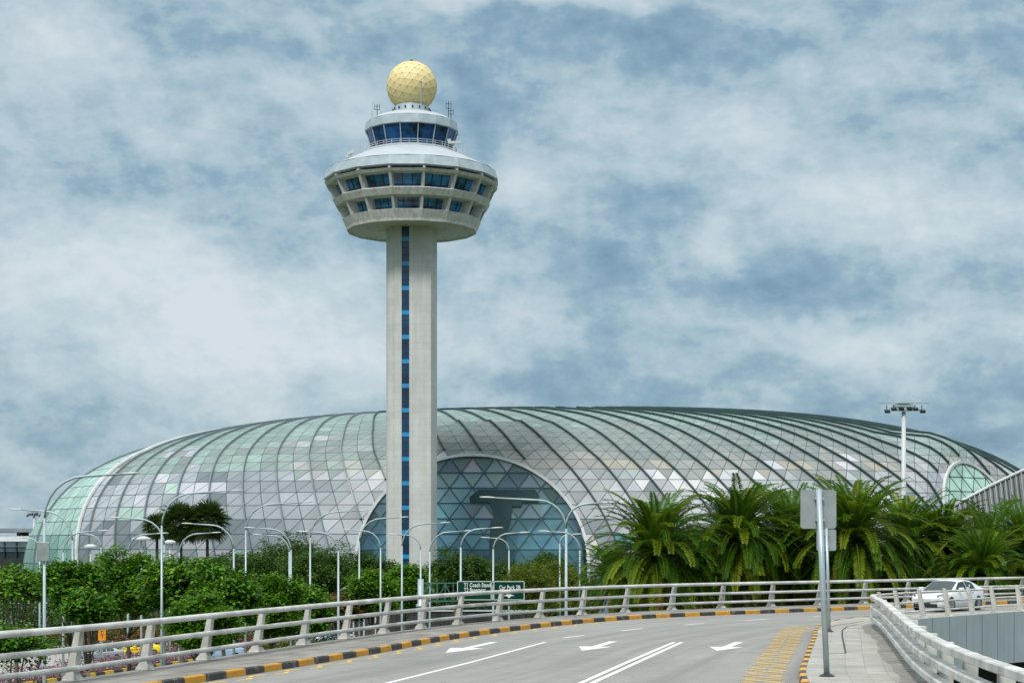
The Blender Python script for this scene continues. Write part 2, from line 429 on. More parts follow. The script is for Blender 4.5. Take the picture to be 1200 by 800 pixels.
def tag(o, label, cat, group=None):
    o['label'] = label; o['category'] = cat
    if group: o['group'] = group
    return o
def thing(name, label, cat, loc=(0, 0, 0), rz=0, group=None):
    o = bpy.data.objects.new(name, None); col.objects.link(o); o.empty_display_size = .2
    o.location = loc; o.rotation_euler = (0, 0, rz)
    return tag(o, label, cat, group)
def struct(o, kind='structure'):
    o['kind'] = kind; return o
def dup(root, loc, rz=0, label=None, scale=None):
    r = root.copy(); col.objects.link(r); r.location = loc; r.rotation_euler = (0, 0, rz)
    if scale is not None: r.scale = (scale,) * 3 if isinstance(scale, (int, float)) else scale
    if label: r['label'] = label
    for ch in list(root.children):
        c = ch.copy(); col.objects.link(c); c.parent = r
        for g in list(ch.children):
            d = g.copy(); col.objects.link(d); d.parent = c
    return r

def catmull(pts, step=.8):
    P = [Vector((*p, 0)) if len(p) == 2 else Vector(p) for p in pts]
    P = [P[0] * 2 - P[1]] + P + [P[-1] * 2 - P[-2]]
    out = []
    for i in range(1, len(P) - 2):
        p0, p1, p2, p3 = P[i - 1:i + 3]; n = max(1, int((p2 - p1).length / step))
        for k in range(n):
            t = k / n
            out.append(.5 * ((2 * p1) + (p2 - p0) * t + (2 * p0 - 5 * p1 + 4 * p2 - p3) * t * t + (3 * p1 - p0 - 3 * p2 + p3) * t ** 3))
    out.append(P[-2].copy()); return out
def smooth_line(L, it=6):
    L = [p.copy() for p in L]
    for _ in range(it):
        L = [L[0]] + [(L[i - 1] + L[i] * 2 + L[i + 1]) / 4 for i in range(1, len(L) - 1)] + [L[-1]]
    return L
def arclen(L):
    s = [0.0]
    for a, b in zip(L, L[1:]): s.append(s[-1] + (b - a).length)
    return s
def sample(L, S, s):
    s = max(0, min(S[-1], s))
    import bisect
    i = min(max(bisect.bisect_right(S, s) - 1, 0), len(L) - 2)
    t = (s - S[i]) / max(1e-9, S[i + 1] - S[i])
    p = L[i].lerp(L[i + 1], t); d = (L[i + 1] - L[i]).normalized()
    return p, d
def offset(L, d):
    """positive d = to the right of travel direction"""
    out = []
    for i, p in enumerate(L):
        t = (L[min(i + 1, len(L) - 1)] - L[max(i - 1, 0)]).normalized()
        out.append(p + Vector((t.y, -t.x, 0)) * d)
    return out
# ================================================================ ROAD DECK
KLp = [(-22, -15), (-16, 8), (-12.5, 20), (-9.5, 30), (-6.95, 38.4), (-5.15, 44.2), (-3.55, 50), (-2.1, 56), (-.3, 61.3), (2.0, 66.8), (4.9, 72), (8, 75.4), (11.5, 78.5), (16.6, 83), (24.5, 90.3), (45, 108), (70, 130)]
RLp = [(-24.3, -15), (-18.2, 8), (-14.7, 20), (-11.6, 30), (-9.17, 36.8), (-8.3, 40.4), (-7.45, 44), (-6.65, 47.3), (-5.8, 50.6), (-4.9, 54), (-3.85, 57.6), (-2.7, 61.2), (-1.35, 64.8), (.25, 68.0), (1.95, 71), (3.8, 73.9), (5.8, 76.6), (7.9, 78.9), (10.1, 80.9), (12.6, 83), (16.4, 86.2), (25.8, 94.2), (44.5, 111), (69, 133)]
KRp = [(4.5, -20), (4.5, 10), (4.7, 20), (5.3, 30), (6.35, 38.75), (7.3, 44), (8, 47.7), (8.95, 52.6), (9.7, 56.5), (10.5, 60.9), (11.6, 65.4), (12.9, 68.8), (14.6, 71.4), (17, 73.9), (20, 76.6), (25, 81), (45, 98), (70, 119)]
RRp = [(6.8, -20), (6.8, 10), (6.95, 20), (7.2, 24.6), (7.6, 29.5), (8.35, 35.3), (9.2, 40.5), (9.85, 44.2), (10.9, 50.2), (11.9, 56), (12.5, 60.0), (12.95, 62.8), (13.5, 64.6), (14.4, 66.4), (15.6, 68.1), (17.1, 70), (18.9, 72.3), (21, 74.9), (26, 79.5), (46, 96.5), (71, 117.5)]
KL = smooth_line(catmull(KLp)); RL = smooth_line(catmull(RLp)); KR = smooth_line(catmull(KRp), 3); RR = smooth_line(catmull(RRp), 2)
WZ = .16

def strip(A, B, za, zb, nameless=None):
    """surface between two polylines resampled to same count, uv in metres"""
    n = 220
    SA, SB = arclen(A), arclen(B)
    mb = MB(); uv = []
    for i in range(n):
        a, _ = sample(A, SA, SA[-1] * i / (n - 1)); b, _ = sample(B, SB, SB[-1] * i / (n - 1))
        mb.v += [(a.x, a.y, za), (b.x, b.y, zb)]
        s = SA[-1] * i / (n - 1); w = (b - a).length
        uv += [(s, 0), (s, w)]
        if i: o = 2 * i; mb.f.append((o - 2, o, o + 1, o - 1))
    return mb, uv
# road surface : left kerb foot to right kerb foot
def nearest(L, p):
    return min(L, key=lambda q: (q - p).length)
mb, uv = strip(offset(KL, -.02), offset(KR, .02), 0, 0)
mb.f = [tuple(reversed(f)) for f in mb.f]
road = struct(mb.build('road', 'road', uv=uv))
# soffit of the deck
mbs = MB()
polyd = [(p.x, p.y) for p in offset(RL, -.32)[::3]] + [(p.x, p.y) for p in reversed(offset(RR, .32)[::3])]
mbs.prism(polyd, -.9, -.03)
struct(mbs.build('road_deck', 'concrete_dark'))

# raised walkways (top + kerb face) with uv
def walkway(K, E, name, mat, kmat, kw=.16, flip=False):
    # top surface from inner kerb edge to deck edge
    Ki = offset(K, kw if flip else -kw)
    n = 260
    def near_match():
        SE = arclen(E); out = []
        SK = arclen(Ki)
        for i in range(n):
            a, d = sample(Ki, SK, SK[-1] * i / (n - 1))
            nr = Vector((d.y, -d.x, 0)) * (1 if flip else -1)
            best = min(range(len(E)), key=lambda j: abs((E[j] - a).dot(d)) + (0 if 0 < (E[j] - a).dot(nr) < 9 else 50))
            out.append((a, E[best], SK[-1] * i / (n - 1)))
        return out
    mb = MB(); uv = []; i = 0
    NM = near_match(); W_ = [(e - a).length for a, e, s in NM]
    Wd = [((e - a).normalized()) for a, e, s in NM]
    for _ in range(30): W_ = [W_[0]] + [(W_[q - 1] + W_[q] * 2 + W_[q + 1]) / 4 for q in range(1, len(W_) - 1)] + [W_[-1]]; Wd = [Wd[0]] + [((Wd[q - 1] + Wd[q] * 2 + Wd[q + 1]) / 4).normalized() for q in range(1, len(Wd) - 1)] + [Wd[-1]]
    for (a, e, s), w_, d_ in zip(NM, W_, Wd):
        e = a + d_ * w_
        mb.v += [(a.x, a.y, WZ), (e.x, e.y, WZ)]; uv += [(s, 0), (s, (e - a).length)]
        if i: o = 2 * i; mb.f.append((o - 2, o, o + 1, o - 1) if flip else (o - 1, o + 1, o, o - 2))
        i += 1
    w = struct(mb.build(name, mat, uv=uv))
    # kerb
    S = arclen(K); mb = MB(); uv = []; nn = int(S[-1] / .5); sg = 1 if flip else -1
    for i in range(nn + 1):
        p, d = sample(K, S, i * .5); nr = Vector((d.y, -d.x, 0)) * sg
        for q, z in ((p, -.02), (p + nr * .015, WZ - .02), (p + nr * .04, WZ + .006), (p + nr * kw, WZ + .006)):
            qq = q; mb.v.append((qq.x, qq.y, z)); uv.append((i * .5, z + (qq - p).length))
        if i:
            o = 4 * i
            for k in range(3):
                f = (o - 4 + k, o + k, o + k + 1, o - 3 + k); mb.f.append(f if not flip else tuple(reversed(f)))
    kb = struct(mb.build('kerb', kmat, uv=uv))
    return w, kb
EL = offset(RL, -.30); ER = offset(RR, .30)
walkway(KL, EL, 'left_walkway', 'pavers_left', 'kerb', flip=False)
walkway(KR, ER, 'right_walkway', 'pavers', 'kerb_r', flip=True)

# dirt along the foot of the right railing
S = arclen(RR); mb = MB(); k = 0
rnd = random.Random(3)
s = 35.0
while s < 92:
    p, d = sample(RR, S, s); nr = Vector((d.y, -d.x, 0))
    w = .42 + .07 * math.sin(s * .5) + .04 * math.sin(s * 1.7)
    a = p - nr * w; b = p + nr * .15
    mb.v += [(a.x, a.y, WZ + .004), (b.x, b.y, WZ + .004)]
    if k: mb.f.append((2 * k - 2, 2 * k - 1, 2 * k + 1, 2 * k))
    k += 1; s += .45
dirt = mb.build('dirt_strip', 'dirt'); struct(dirt)

# drainage joint line on right walkway
jl = [gp(974, 733.5, WZ), gp(985, 731.5, WZ), gp(998, 730, WZ), gp(1012, 727.5, WZ)]
jl2 = [gp(1005, 731.5, WZ), gp(993, 733.5, WZ), gp(987, 738, WZ), gp(987, 745, WZ), gp(989, 755, WZ), gp(991, 765, WZ)]
jl3 = [gp(970, 765.5, WZ), gp(991, 765, WZ)]
mb = MB()
for L in (jl, jl2, jl3):
    for a, b in zip(L, L[1:]): 
        a = a.copy(); b = b.copy(); a.z = b.z = WZ + .004
        mb.beam(a, b, .05, .004)
struct(mb.build('pavement_joint', 'dark'))

# deck edge fascias
def fascia(E, s0, s1, z0, z1, name, mat, flip=False, off=0.0):
    S = arclen(E); mb = MB(); uv = []; n = max(2, int((s1 - s0) / .8))
    for i in range(n + 1):
        s = s0 + (s1 - s0) * i / n
        p, d = sample(E, S, s)
        mb.v += [(p.x, p.y, z0), (p.x, p.y, z1)]; uv += [(s, 0), (s, z1 - z0)]
        if i: o = 2 * i; f = (o - 2, o, o + 1, o - 1); mb.f.append(f if not flip else tuple(reversed(f)))
    # give it thickness
    m = len(mb.v); base = list(mb.v)
    o = mb.build(name, mat, uv=uv)
    so = o.modifiers.new('thick', 'SOLIDIFY'); so.thickness = .18; so.offset = 0
    return o
SER = arclen(offset(RR, .40)); E2 = offset(RR, .42)
st = [s for s, p in zip(SER, E2) if p.y > 62.6][0]
f1 = fascia(E2, 0, st, -1.2, WZ + .02, 'deck_fascia', 'panels', True); struct(f1)
f2 = fascia(E2, st, SER[-1], -1.95, WZ + .06, 'retaining_wall', 'panels', True); tag(f2, 'blue-grey panelled wall below the white car, carrying the far ramp', 'wall')
f3 = fascia(offset(RL, -.42), 0, arclen(offset(RL, -.42))[-1], -1.2, WZ - .03, 'deck_fascia', 'panels'); struct(f3)
f4 = fascia(offset(RR, -2.2), st - 2, SER[-1] * .98, G, -.9, 'underdeck_shade_wall', 'concrete_dark', True); struct(f4)  # added wall that keeps the space under the far ramp dark
# piers
for (x, y) in ((-2, 20), (0, 45), (7, 72), (30, 92)):
    mb = MB(); mb.lathe([(1.1, G), (1.0, -2.5), (1.8, -.9)], 20, (x, y, 0)); struct(mb.build('deck_pier', 'concrete_dark', smooth=True))

# ---------------------------------------------------------------- markings
def ribbon(P, w, z=.004, mb=None):
    mb = mb or MB(); base = len(mb.v); P = [Vector((p[0], p[1], 0)) for p in P]
    for i, p in enumerate(P):
        t = (P[min(i + 1, len(P) - 1)] - P[max(i - 1, 0)]).normalized(); n = Vector((t.y, -t.x, 0)) * w / 2
        mb.v += [(p.x - n.x, p.y - n.y, z), (p.x + n.x, p.y + n.y, z)]
        if i: o = base + 2 * i; mb.f.append((o - 2, o - 1, o + 1, o))
    return mb
def curve3(a, b, c, n=14):
    return [a * (1 - t) ** 2 + b * 2 * t * (1 - t) + c * t * t for t in [i / n for i in range(n + 1)]]
a, c = gp(453, 800), gp(639, 752); mid = gp(553, 774.5)
ext = [a + (a - gp(470, 795.6)).normalized() * q for q in (16, 8)]
lane = ribbon(ext + [gp(453, 800), gp(500, 788.5), gp(550, 776), gp(600, 762.5), gp(639, 752)], .13)
lane.build('lane_line', 'white_mark', road)
for q in (((660, 747), (685, 744)), ((728, 738.7), (753, 736)), ((802, 732), (825, 730)), ((873, 726.9), (900, 724.8)), ((953, 722), (975, 720.6)), ((1030, 717.5), (1050, 716.4))):
    ribbon([gp(*q[0]), gp(*q[1])], .14).build('lane_dash', 'white_mark', road)
for q in (((680, 800), (735, 775.5), (790, 752)), ((693.5, 800), (747, 775.5), (799, 752))):
    P = [gp(*t) for t in q]; P = [P[0] + (P[0] - P[1]).normalized() * 25] + P
    ribbon(P, .14).build('centre_line', 'white_mark', road)
def arrow(tip, tail, bend=0.0):
    tip = gp(*tip); tail = gp(*tail); d = (tip - tail); Lg = d.length; d.normalize(); n = Vector((d.y, -d.x, 0))
    mb = MB(); hl = Lg * .42
    b = tip - d * hl
    pts = [tip, b + n * .52, b + n * .13, tail + n * .13, tail - n * .13, b - n * .13, b - n * .52]
    mb.add([(p.x, p.y, .004) for p in pts], [(0, 1, 6), (2, 3, 4, 5)][:1] + [(2, 3, 4, 5)])
    mb.f = [tuple(reversed(f)) for f in mb.f]
    return mb.build('arrow_marking', 'white_mark', road)
arrow((522, 764.5), (579, 752)); arrow((682, 762), (719, 751)); arrow((840, 762), (866, 752))
# zigzags
def zig(K, s0, s1, o0, o1, per, w, phase=0, sgn=1, gap=None):
    S = arclen(K); s = s0; mb = MB(); side = 0; prev = None; i = 0
    while s < s1:
        p, d = sample(K, S, s); n = Vector((d.y, -d.x, 0)) * sgn
        q = p + n * (o0 if side else o1)
        if prev is not None:
            if gap: 
                ribbon([prev.lerp(q, .04), prev.lerp(q, .40)], w, mb=mb); ribbon([prev.lerp(q, .66), prev.lerp(q, .96)], w, mb=mb)
            else: ribbon([prev, q], w, mb=mb)
        prev = q; side = 1 - side; s += per / 2
    return mb
SK = arclen(KR); s0 = [s for s, p in zip(SK, KR) if p.y > 30][0]; s1 = [s for s, p in zip(SK, KR) if p.y > 66][0]
zig(KR, s0, s1, .35, 1.25, 1.9, .10, sgn=-1).build('zigzag_line', 'yellow_mark', road)
o = zig(KR, s0 + .95, s1, .35, 1.25, 1.9, .08, sgn=-1); o.v = [(x, y, .008) for x, y, z in o.v]; o.build('zigzag_line', 'yellow_mark', road)
SL = arclen(KL); s0 = [s for s, p in zip(SL, KL) if p.y > 30][0]; s1 = [s for s, p in zip(SL, KL) if p.y > 77][0]
zig(KL, s0, s1, .22, .62, 2.0, .12, gap=True).build('zigzag_line', 'yellow_mark', road)

# ================================================================ RAILINGS
def railing(L, s0, s1, gap, inward, name, label, box=False, lean=.12, thin=1.0):
    """inward = +1 : the walkway is on the right of travel"""
    S = arclen(L); p0, _ = sample(L, S, s0)
    root = thing(name, label, 'railing', (0, 0, 0))
    n = int((s1 - s0) / gap)
    for i in range(n + 1):
        p, d = sample(L, S, s0 + i * gap); nr = Vector((d.y, -d.x, 0)) * inward
        mb = MB()
        # leaning tapered concrete post, profile in the (nr, z) plane
        w = .105 * (thin ** .6) if not box else .13
        prof = [(.02, 0), (-.38, 0), (-.38, .05), (-.30, .14), (-.08, 1.15), (.05, 1.17), (-.10, .16)] if not box else \
               [(.0, 0), (-.46, 0), (-.46, .05), (-.36, .15), (-.38, 1.00), (-.14, 1.01), (-.1, .12)]
        m = len(prof)
        for sd in (-1, 1):
            for (u, z) in prof:
                q = p + nr * u + d * (sd * w * (1.25 - .35 * z)); mb.v.append((q.x, q.y, WZ + z))
        mb.f += [tuple(range(m)), tuple(reversed(range(m, 2 * m)))]
        mb.f += [(k, m + k, m + (k + 1) % m, (k + 1) % m) for k in range(m)]
        # base plate
        q = p - nr * .16
        mb.box((q.x, q.y, WZ + .012), (.44, .34, .024), Quaternion((0, 0, 1), math.atan2(nr.y, nr.x)).to_matrix())
        ob = mb.build('post', 'post_grey', root, bevel=.012)
    m = int((s1 - s0) / .7)
    for (h, r) in (((1.12, .085), (.68, .075), (.27, .07)) if inward == 1 else ((1.03, .085), (.66, .075), (.31, .07))):
        mb = MB()
        if not box:
            pts = []
            for i in range(m + 1):
                p, d = sample(L, S, s0 - .2 + (s1 - s0 + .4) * i / m); nr = Vector((d.y, -d.x, 0)) * inward
                q = p + nr * (.13 - .20 * (1.12 - h)); pts.append((q.x, q.y, WZ + h))
            mb.tube(pts, r * .86 * thin, 8)
            mb.build('rail', 'rail_grey', root, smooth=True)
        else:
            # box beams in lengths with open joints between them
            k = 0; sc = s0 - .2
            while sc < s1:
                se = min(sc + gap - .04, s1 + .2); rows = []
                for j in range(4):
                    p, d = sample(L, S, sc + (se - sc) * j / 3); nr = Vector((d.y, -d.x, 0)) * inward
                    b = len(mb.v); hw, hh, cc = .11, .075, .02
                    for (u, z) in ((-hw, -hh), (hw - cc, -hh), (hw, -hh + cc), (hw, hh - cc), (hw - cc, hh), (-hw + cc, hh), (-hw, hh - cc)):
                        q = p + nr * (u + .02); mb.v.append((q.x, q.y, WZ + h + z))
                    rows.append(b)
                for b0, b1 in zip(rows, rows[1:]):
                    for t in range(7): mb.f.append((b0 + t, b0 + (t + 1) % 7, b1 + (t + 1) % 7, b1 + t))
                mb.f.append(tuple(rows[0] + t for t in range(7))); mb.f.append(tuple(rows[-1] + t for t in reversed(range(7))))
                sc += gap
            mb.build('rail', 'rail_grey', root)
    return root
SRL = arclen(RL); s0 = [s for s, p in zip(SRL, RL) if p.y > 36.75][0] - 3.45 * 5
railing(RL, s0, SRL[-1] - 40, 3.45, 1, 'guard_railing', 'long pale grey three-rail railing curving along the road in front of trees and palms')
SRR = arclen(RR); s0 = [s for s, p in zip(SRR, RR) if p.y > 36.6][0] - 3.4 * 8; s1 = [s for s, p in zip(SRR, RR) if p.y > 63.2][0]
railing(RR, s0, s1, 3.4, -1, 'guard_railing', 'thick pale grey box-rail railing beside the brick walkway at the lower right', box=True)
railing(RR, s1 + .8, SRR[-1] - 30, 2.35, -1, 'guard_railing', thin=.62, label='grey railing with leaning posts in front of the white car, above the panelled wall')

# ================================================================ SIGN POSTS ON THE RIGHT WALKWAY
def sign_post(base, top, plate, d, label, r):
    b = gp(base[0], base[1], WZ); t = at(top[0], top[1], b.y)
    root = thing('road_sign', label, 'sign', b)
    mb = MB(); mb.tube([Vector((0, 0, 0)), t - b], r, 12); mb.build('pole', 'galv', root, smooth=True)
    mb = MB(); mb.lathe([(r * 2.6, 0), (r * 2.6, .02), (r * 1.3, .06)], 14); mb.build('base_plate', 'dark', root)
    x0, y0, x1, y1 = plate; a = at(x0, y0, b.y) - b; c = at(x1, y1, b.y) - b
    w = abs(c.x - a.x) / 2; h = abs(a.z - c.z) / 2; cx = (a.x + c.x) / 2; cz = (a.z + c.z) / 2
    pts = []; rr = .07
    for (sx, sz, a0) in ((1, 1, 0), (-1, 1, 90), (-1, -1, 180), (1, -1, 270)):
        for k in range(5):
            an = R(a0 + 22.5 * k); pts.append((cx + sx * (w - rr) + rr * math.cos(an), cz + sz * (h - rr) + rr * math.sin(an)))
    mb = MB(); n = len(pts); yb = r + .03
    mb.add([(p[0], yb, p[1]) for p in pts] + [(p[0], yb + .02, p[1]) for p in pts], [tuple(range(n)), tuple(reversed(range(n, 2 * n)))] + [(i, n + i, n + (i + 1) % n, (i + 1) % n) for i in range(n)])
    mb.build('sign_plate', 'sign_back', root)
    for zz in (cz + h * .55, cz - h * .55):
        px_ = (t.x - b.x) * zz / (t.z - b.z)
        mb = MB(); mb.box((px_, r * .6, zz), (r * 3.0, r * 1.6, .05)); mb.build('bracket', 'galv', root)
    return root
sign_post((969, 792), (959.5, 573), (939, 573.5, 981, 619), 38, 'tall leaning post with a large grey sign plate seen from behind on the brick walkway', .065)
sign_post((972, 740), (968.5, 618), (957.5, 620, 980.5, 645), 58, 'farther and shorter sign post with a small grey plate seen from behind', .05)
# ================================================================ CONTROL TOWER
TD = 253.5
tw = thing('control_tower', 'tall pale concrete control tower with a flared observation ring and golden radome', 'control tower', (at(482.5, 640, TD).x, TD, G))
H0 = G
def tz(z): return z - G
# shaft : three-sided slot section
def shaft():
    front = [(-3.6, -1.3), (-3.35, -2.1), (-2.1, -3.35), (-1.24, -3.42)]
    right = [(-.16, -3.42), (2.95, -3.42), (3.6, -1.6), (3.6, 1.6), (2.9, 3.4), (-2.1, 3.4), (-3.6, 1.4)]
    mb = MB(); poly = front + [(-1.24, -2.85), (-.16, -2.85)] + right
    mb.prism(poly, 0, tz(48.9)); return mb
shaft().build('shaft', 'tower_conc', tw)
mb = MB(); mb.box((-.70, -3.06, tz(20.5)), (1.074, .40, 56.4)); sg = mb.build('stair_window', 'slot_glass', tw)
z = 46.9
while z > -6:
    mb = MB(); mb.box((-.70, -3.09, tz(z)), (1.07, .42, .6)); mb.build('spandrel', 'slot_blue', sg)
    for q_ in (.36, 1.15, 2.25):
        mb = MB(); mb.box((-.70, -3.09, tz(z - q_)), (1.07, .43, .09)); mb.build('glazing_bar', 'dark', sg)
    z -= 3.487
N = 16; PH = -PI / 2 + PI / N    # a flat face towards the road
cs = 1 / math.cos(PI / N)
def ring(prof, name, mat, parent=tw, n=N, ph=PH, capb=False, capt=False):
    mb = MB(); mb.lathe([(r, tz(z)) for r, z in prof], n, (0, 0, 0), ph, capb, capt); return mb.build(name, mat, parent)
def rz(z): return 12.55 - (55.4 - z) * (3.1 / 6.7)
# underside and bottom fascia
ring([(0.1, 48.75), (9.0, 48.75), (9.25, 48.45), (9.45, 48.5), (9.55, 48.85), (rz(50.0) + .05, 50.0), (rz(50.0) - .35, 50.12), (7.2, 50.12)], 'underside', 'frame_conc')
ring([(7.4, 51.75), (rz(51.8) - .25, 51.72), (rz(51.8) + .1, 51.85), (rz(52.9) + .1, 52.75), (rz(52.9) - .2, 52.92), (7.8, 52.92)], 'floor_beam', 'frame_conc')
ring([(8.2, 54.75), (rz(54.8) - .2, 54.72), (rz(54.8) + .1, 54.8), (rz(55.3) + .15, 55.2), (rz(55.3) - .2, 55.24), (9.2, 55.24)], 'top_beam', 'frame_conc')
# fascia band with sloping roof
ring([(9.2, 55.62), (12.5, 55.62), (12.72, 55.72), (12.35, 57.0), (12.1, 57.08)], 'roof_fascia', 'radome_collar')
ring([(12.1, 57.1), (10.2, 58.0), (6.4, 59.85), (6.4, 59.95), (.2, 59.96)], 'lower_roof', 'roof_white', n=32)
ring([(9.3, 50.12), (9.3, 51.72)], 'glazing', 'dark')
# glazing rings
g1 = ring([(8.5, 50.12), (9.25, 51.74)], 'window_band', 'tower_glass')
g2 = ring([(10.2, 52.92), (11.05, 54.74)], 'window_band', 'tower_glass')
bpy.data.objects.remove(bpy.data.objects['glazing'])
ring([(10.9, 55.2), (10.9, 55.7)], 'slot_wall', 'dark')
for gi, (g, r0, z0, r1, z1) in enumerate(((g1, 8.5, 50.12, 9.25, 51.74), (g2, 10.2, 52.92, 11.05, 54.74))):
    for k in range(N):
        a = PH + 2 * PI * (k + .5) / N; ca, sa = math.cos(a), math.sin(a); t = Vector((-sa, ca, 0)); cc = math.cos(PI / N)
        mb = MB(); hw0, hw1 = r0 * math.sin(PI / N), r1 * math.sin(PI / N)
        def pt(u, v, o=.04): 
            r = (r0 + (r1 - r0) * v) * cc + o; hw = hw0 + (hw1 - hw0) * v
            return Vector((ca * r, sa * r, tz(z0 + (z1 - z0) * v))) + t * u * hw
        us = ((-.98, -.86), (.86, .98)) if gi == 0 else ((-.99, -.9), (.9, .99))
        for u0, u1 in us:   # solid side panels of each bay
            mb.add([pt(u0, 0), pt(u1, 0), pt(u1, 1), pt(u0, 1)], [(0, 1, 2, 3)])
        mb.build('bay_panel', 'frame_conc' if gi == 0 else 'frame_conc', g)
        mb = MB()
        for u in ((-.33, .33) if gi else (-.36, .36)): mb.beam(pt(u, 0, .07), pt(u, 1, .07), .08, .08)
        mb.beam(pt(-.8, .72 if gi == 0 else .22, .07), pt(.8, .72 if gi == 0 else .22, .07), .07, .07)
        mb.build('window_bar', 'dark', g)
# fins at the corners
for k in range(N):
    a = PH + 2 * PI * k / N; c, s_ = math.cos(a), math.sin(a); t = Vector((-s_, c, 0)); mb = MB()
    prof = [(9.0, 48.95), (rz(50) - .1, 50.0), (rz(55.35) - .02, 55.35), (12.4, 55.66), (11.2, 55.66), (9.6, 55.2), (9.5, 52.9), (7.7, 52.4), (7.5, 50.1)]
    m = len(prof)
    for sd in (-1, 1):
        for r, z in prof: q = t * (.17 * sd); mb.v.append((c * r + q.x, s_ * r + q.y, tz(z)))
    mb.f += [tuple(range(m)), tuple(reversed(range(m, 2 * m)))] + [(i, m + i, m + (i + 1) % m, (i + 1) % m) for i in range(m)]
    mb.build('fin', 'frame_conc', tw)
# cab
ring([(5.75, 59.97), (6.55, 62.85)], 'cab_glazing', 'cab_glass')
for k in range(N):
    a = PH + 2 * PI * k / N; c, s_ = math.cos(a), math.sin(a)
    mb = MB(); mb.beam((c * 5.8, s_ * 5.8, tz(59.97)), (c * 6.62, s_ * 6.62, tz(62.85)), .11, .11); mb.build('cab_mullion', 'radome_collar', tw)
ring([(5.5, 62.8), (6.75, 62.8), (6.85, 62.88), (6.7, 64.05), (6.5, 64.12)], 'cab_fascia', 'radome_collar')
ring([(6.5, 64.14), (5.2, 64.9), (3.4, 65.45), (2.9, 65.5)], 'cab_roof', 'roof_white', n=32)
ring([(2.9, 65.4), (2.75, 65.6), (2.45, 66.6), (2.3, 66.75), (.1, 66.75)], 'radome_collar', 'radome_collar', n=32)
for k in range(16):
    a = 2 * PI * k / 16 + .1; mb = MB(); mb.box((2.72 * math.cos(a), 2.72 * math.sin(a), tz(66.1)), (.2, .2, .28)); mb.build('vent_box', 'dark', tw)
# gallery railing
mb = MB()
for h in (60.25, 60.55): mb.tube([(6.55 * math.cos(2 * PI * k / 32), 6.55 * math.sin(2 * PI * k / 32), tz(h)) for k in range(32)], .03, 6, closed=True)
for k in range(32): a = 2 * PI * k / 32; mb.tube([(6.55 * math.cos(a), 6.55 * math.sin(a), tz(60.0)), (6.55 * math.cos(a), 6.55 * math.sin(a), tz(60.57))], .03, 5)
mb.build('gallery_railing', 'white_paint', tw)
mb = MB(); mb.lathe([(6.7, tz(59.75)), (6.7, tz(59.95)), (6.3, tz(59.95))], 32, capb=False, capt=False); mb.build('gallery_edge', 'white_paint', tw)
# radome : faceted geodesic ball, lower part cut off by the collar
import bmesh
bm = bmesh.new(); bmesh.ops.create_icosphere(bm, subdivisions=3, radius=3.66)
rot = Quaternion((0, 0, 1), .35).to_matrix() @ Quaternion((1, 0, 0), .55).to_matrix()
bmesh.ops.rotate(bm, verts=bm.verts, matrix=rot)
rr = random.Random(5)
RC = 69.55
edges = [(e.verts[0].co.copy(), e.verts[1].co.copy()) for e in bm.edges]; vts = [v.co.copy() for v in bm.verts]
bmesh.ops.bisect_plane(bm, geom=bm.verts[:] + bm.edges[:] + bm.faces[:], plane_co=(0, 0, -2.95), plane_no=(0, 0, 1), clear_inner=True)
me = bpy.data.meshes.new('radome'); bm.to_mesh(me); bm.free(); me.materials.append(M['radome'])
rd = bpy.data.objects.new('radome', me); col.objects.link(rd); rd.parent = tw; rd.location = (0, 0, tz(RC))
mb = MB()
for a, b in edges:
    if a.z > -2.9 and b.z > -2.9: mb.tube([a * 1.001, b * 1.001], .014, 4, cap=False)
for v in vts:
    if v.z > -2.8: mb.box(v * 1.004, (.09, .09, .09))
o = mb.build('panel_seam', 'radome_seam', rd)
mb = MB(); mb.lathe([(.28, 0), (.26, .22), (.12, .3)], 10, (0, 0, 3.62)); mb.build('beacon', 'dark', rd)
# antennas
rr = random.Random(11)
def antenna(x, y, z, h, kind):
    mb = MB()
    if kind == 'whip': mb.tube([(x, y, tz(z)), (x, y, tz(z + h))], [.05, .02], 5)
    if kind == 'fork':
        mb.tube([(x, y, tz(z)), (x, y, tz(z + h))], .05, 5)
        for q in (-.35, .35): mb.beam((x + q, y, tz(z + h * .55)), (x + q, y, tz(z + h)), .06, .06)
        mb.beam((x - .35, y, tz(z + h * .6)), (x + .35, y, tz(z + h * .6)), .06, .06); mb.beam((x - .35, y, tz(z + h * .85)), (x + .35, y, tz(z + h * .85)), .06, .06)
    mb.build('antenna', 'radome_collar' if kind == 'whip' else 'dark', tw)
antenna(-5.5, -2.2, 64.3, 2.5, 'whip'); antenna(-4.8, -2.8, 64.4, 1.9, 'fork'); antenna(-5.9, .8, 64.2, 2.1, 'whip'); antenna(-4.2, -3.2, 64.6, 1.0, 'whip')
antenna(5.4, -1.8, 64.4, 2.6, 'fork'); antenna(5.7, -.6, 64.3, 1.9, 'fork'); antenna(4.2, -3, 64.6, 1.7, 'whip'); antenna(1.55, -3.4, 65.3, 4.4, 'whip'); antenna(1.5, -3.5, 65.3, 4.4, 'whip')
antenna(-7.3, -2, 59.2, 2.2, 'whip'); antenna(8.2, -2, 58.6, 1.6, 'whip'); antenna(6.9, -3.2, 59.8, 2.2, 'whip'); antenna(7.4, -2.6, 59.5, 1.2, 'whip')
mb = MB()   # camera clusters on the lower roof
mb.tube([(-8.4, -4.5, tz(58)), (-8.4, -4.5, tz(58.9))], .08, 6); mb.box((-8.4, -4.6, tz(59.0)), (1.0, .5, .4), Quaternion((0, 1, 0), -.4).to_matrix()); mb.box((-8.9, -4.5, tz(58.5)), (.5, .5, .5))
mb.build('camera_cluster', 'lamp_head', tw)
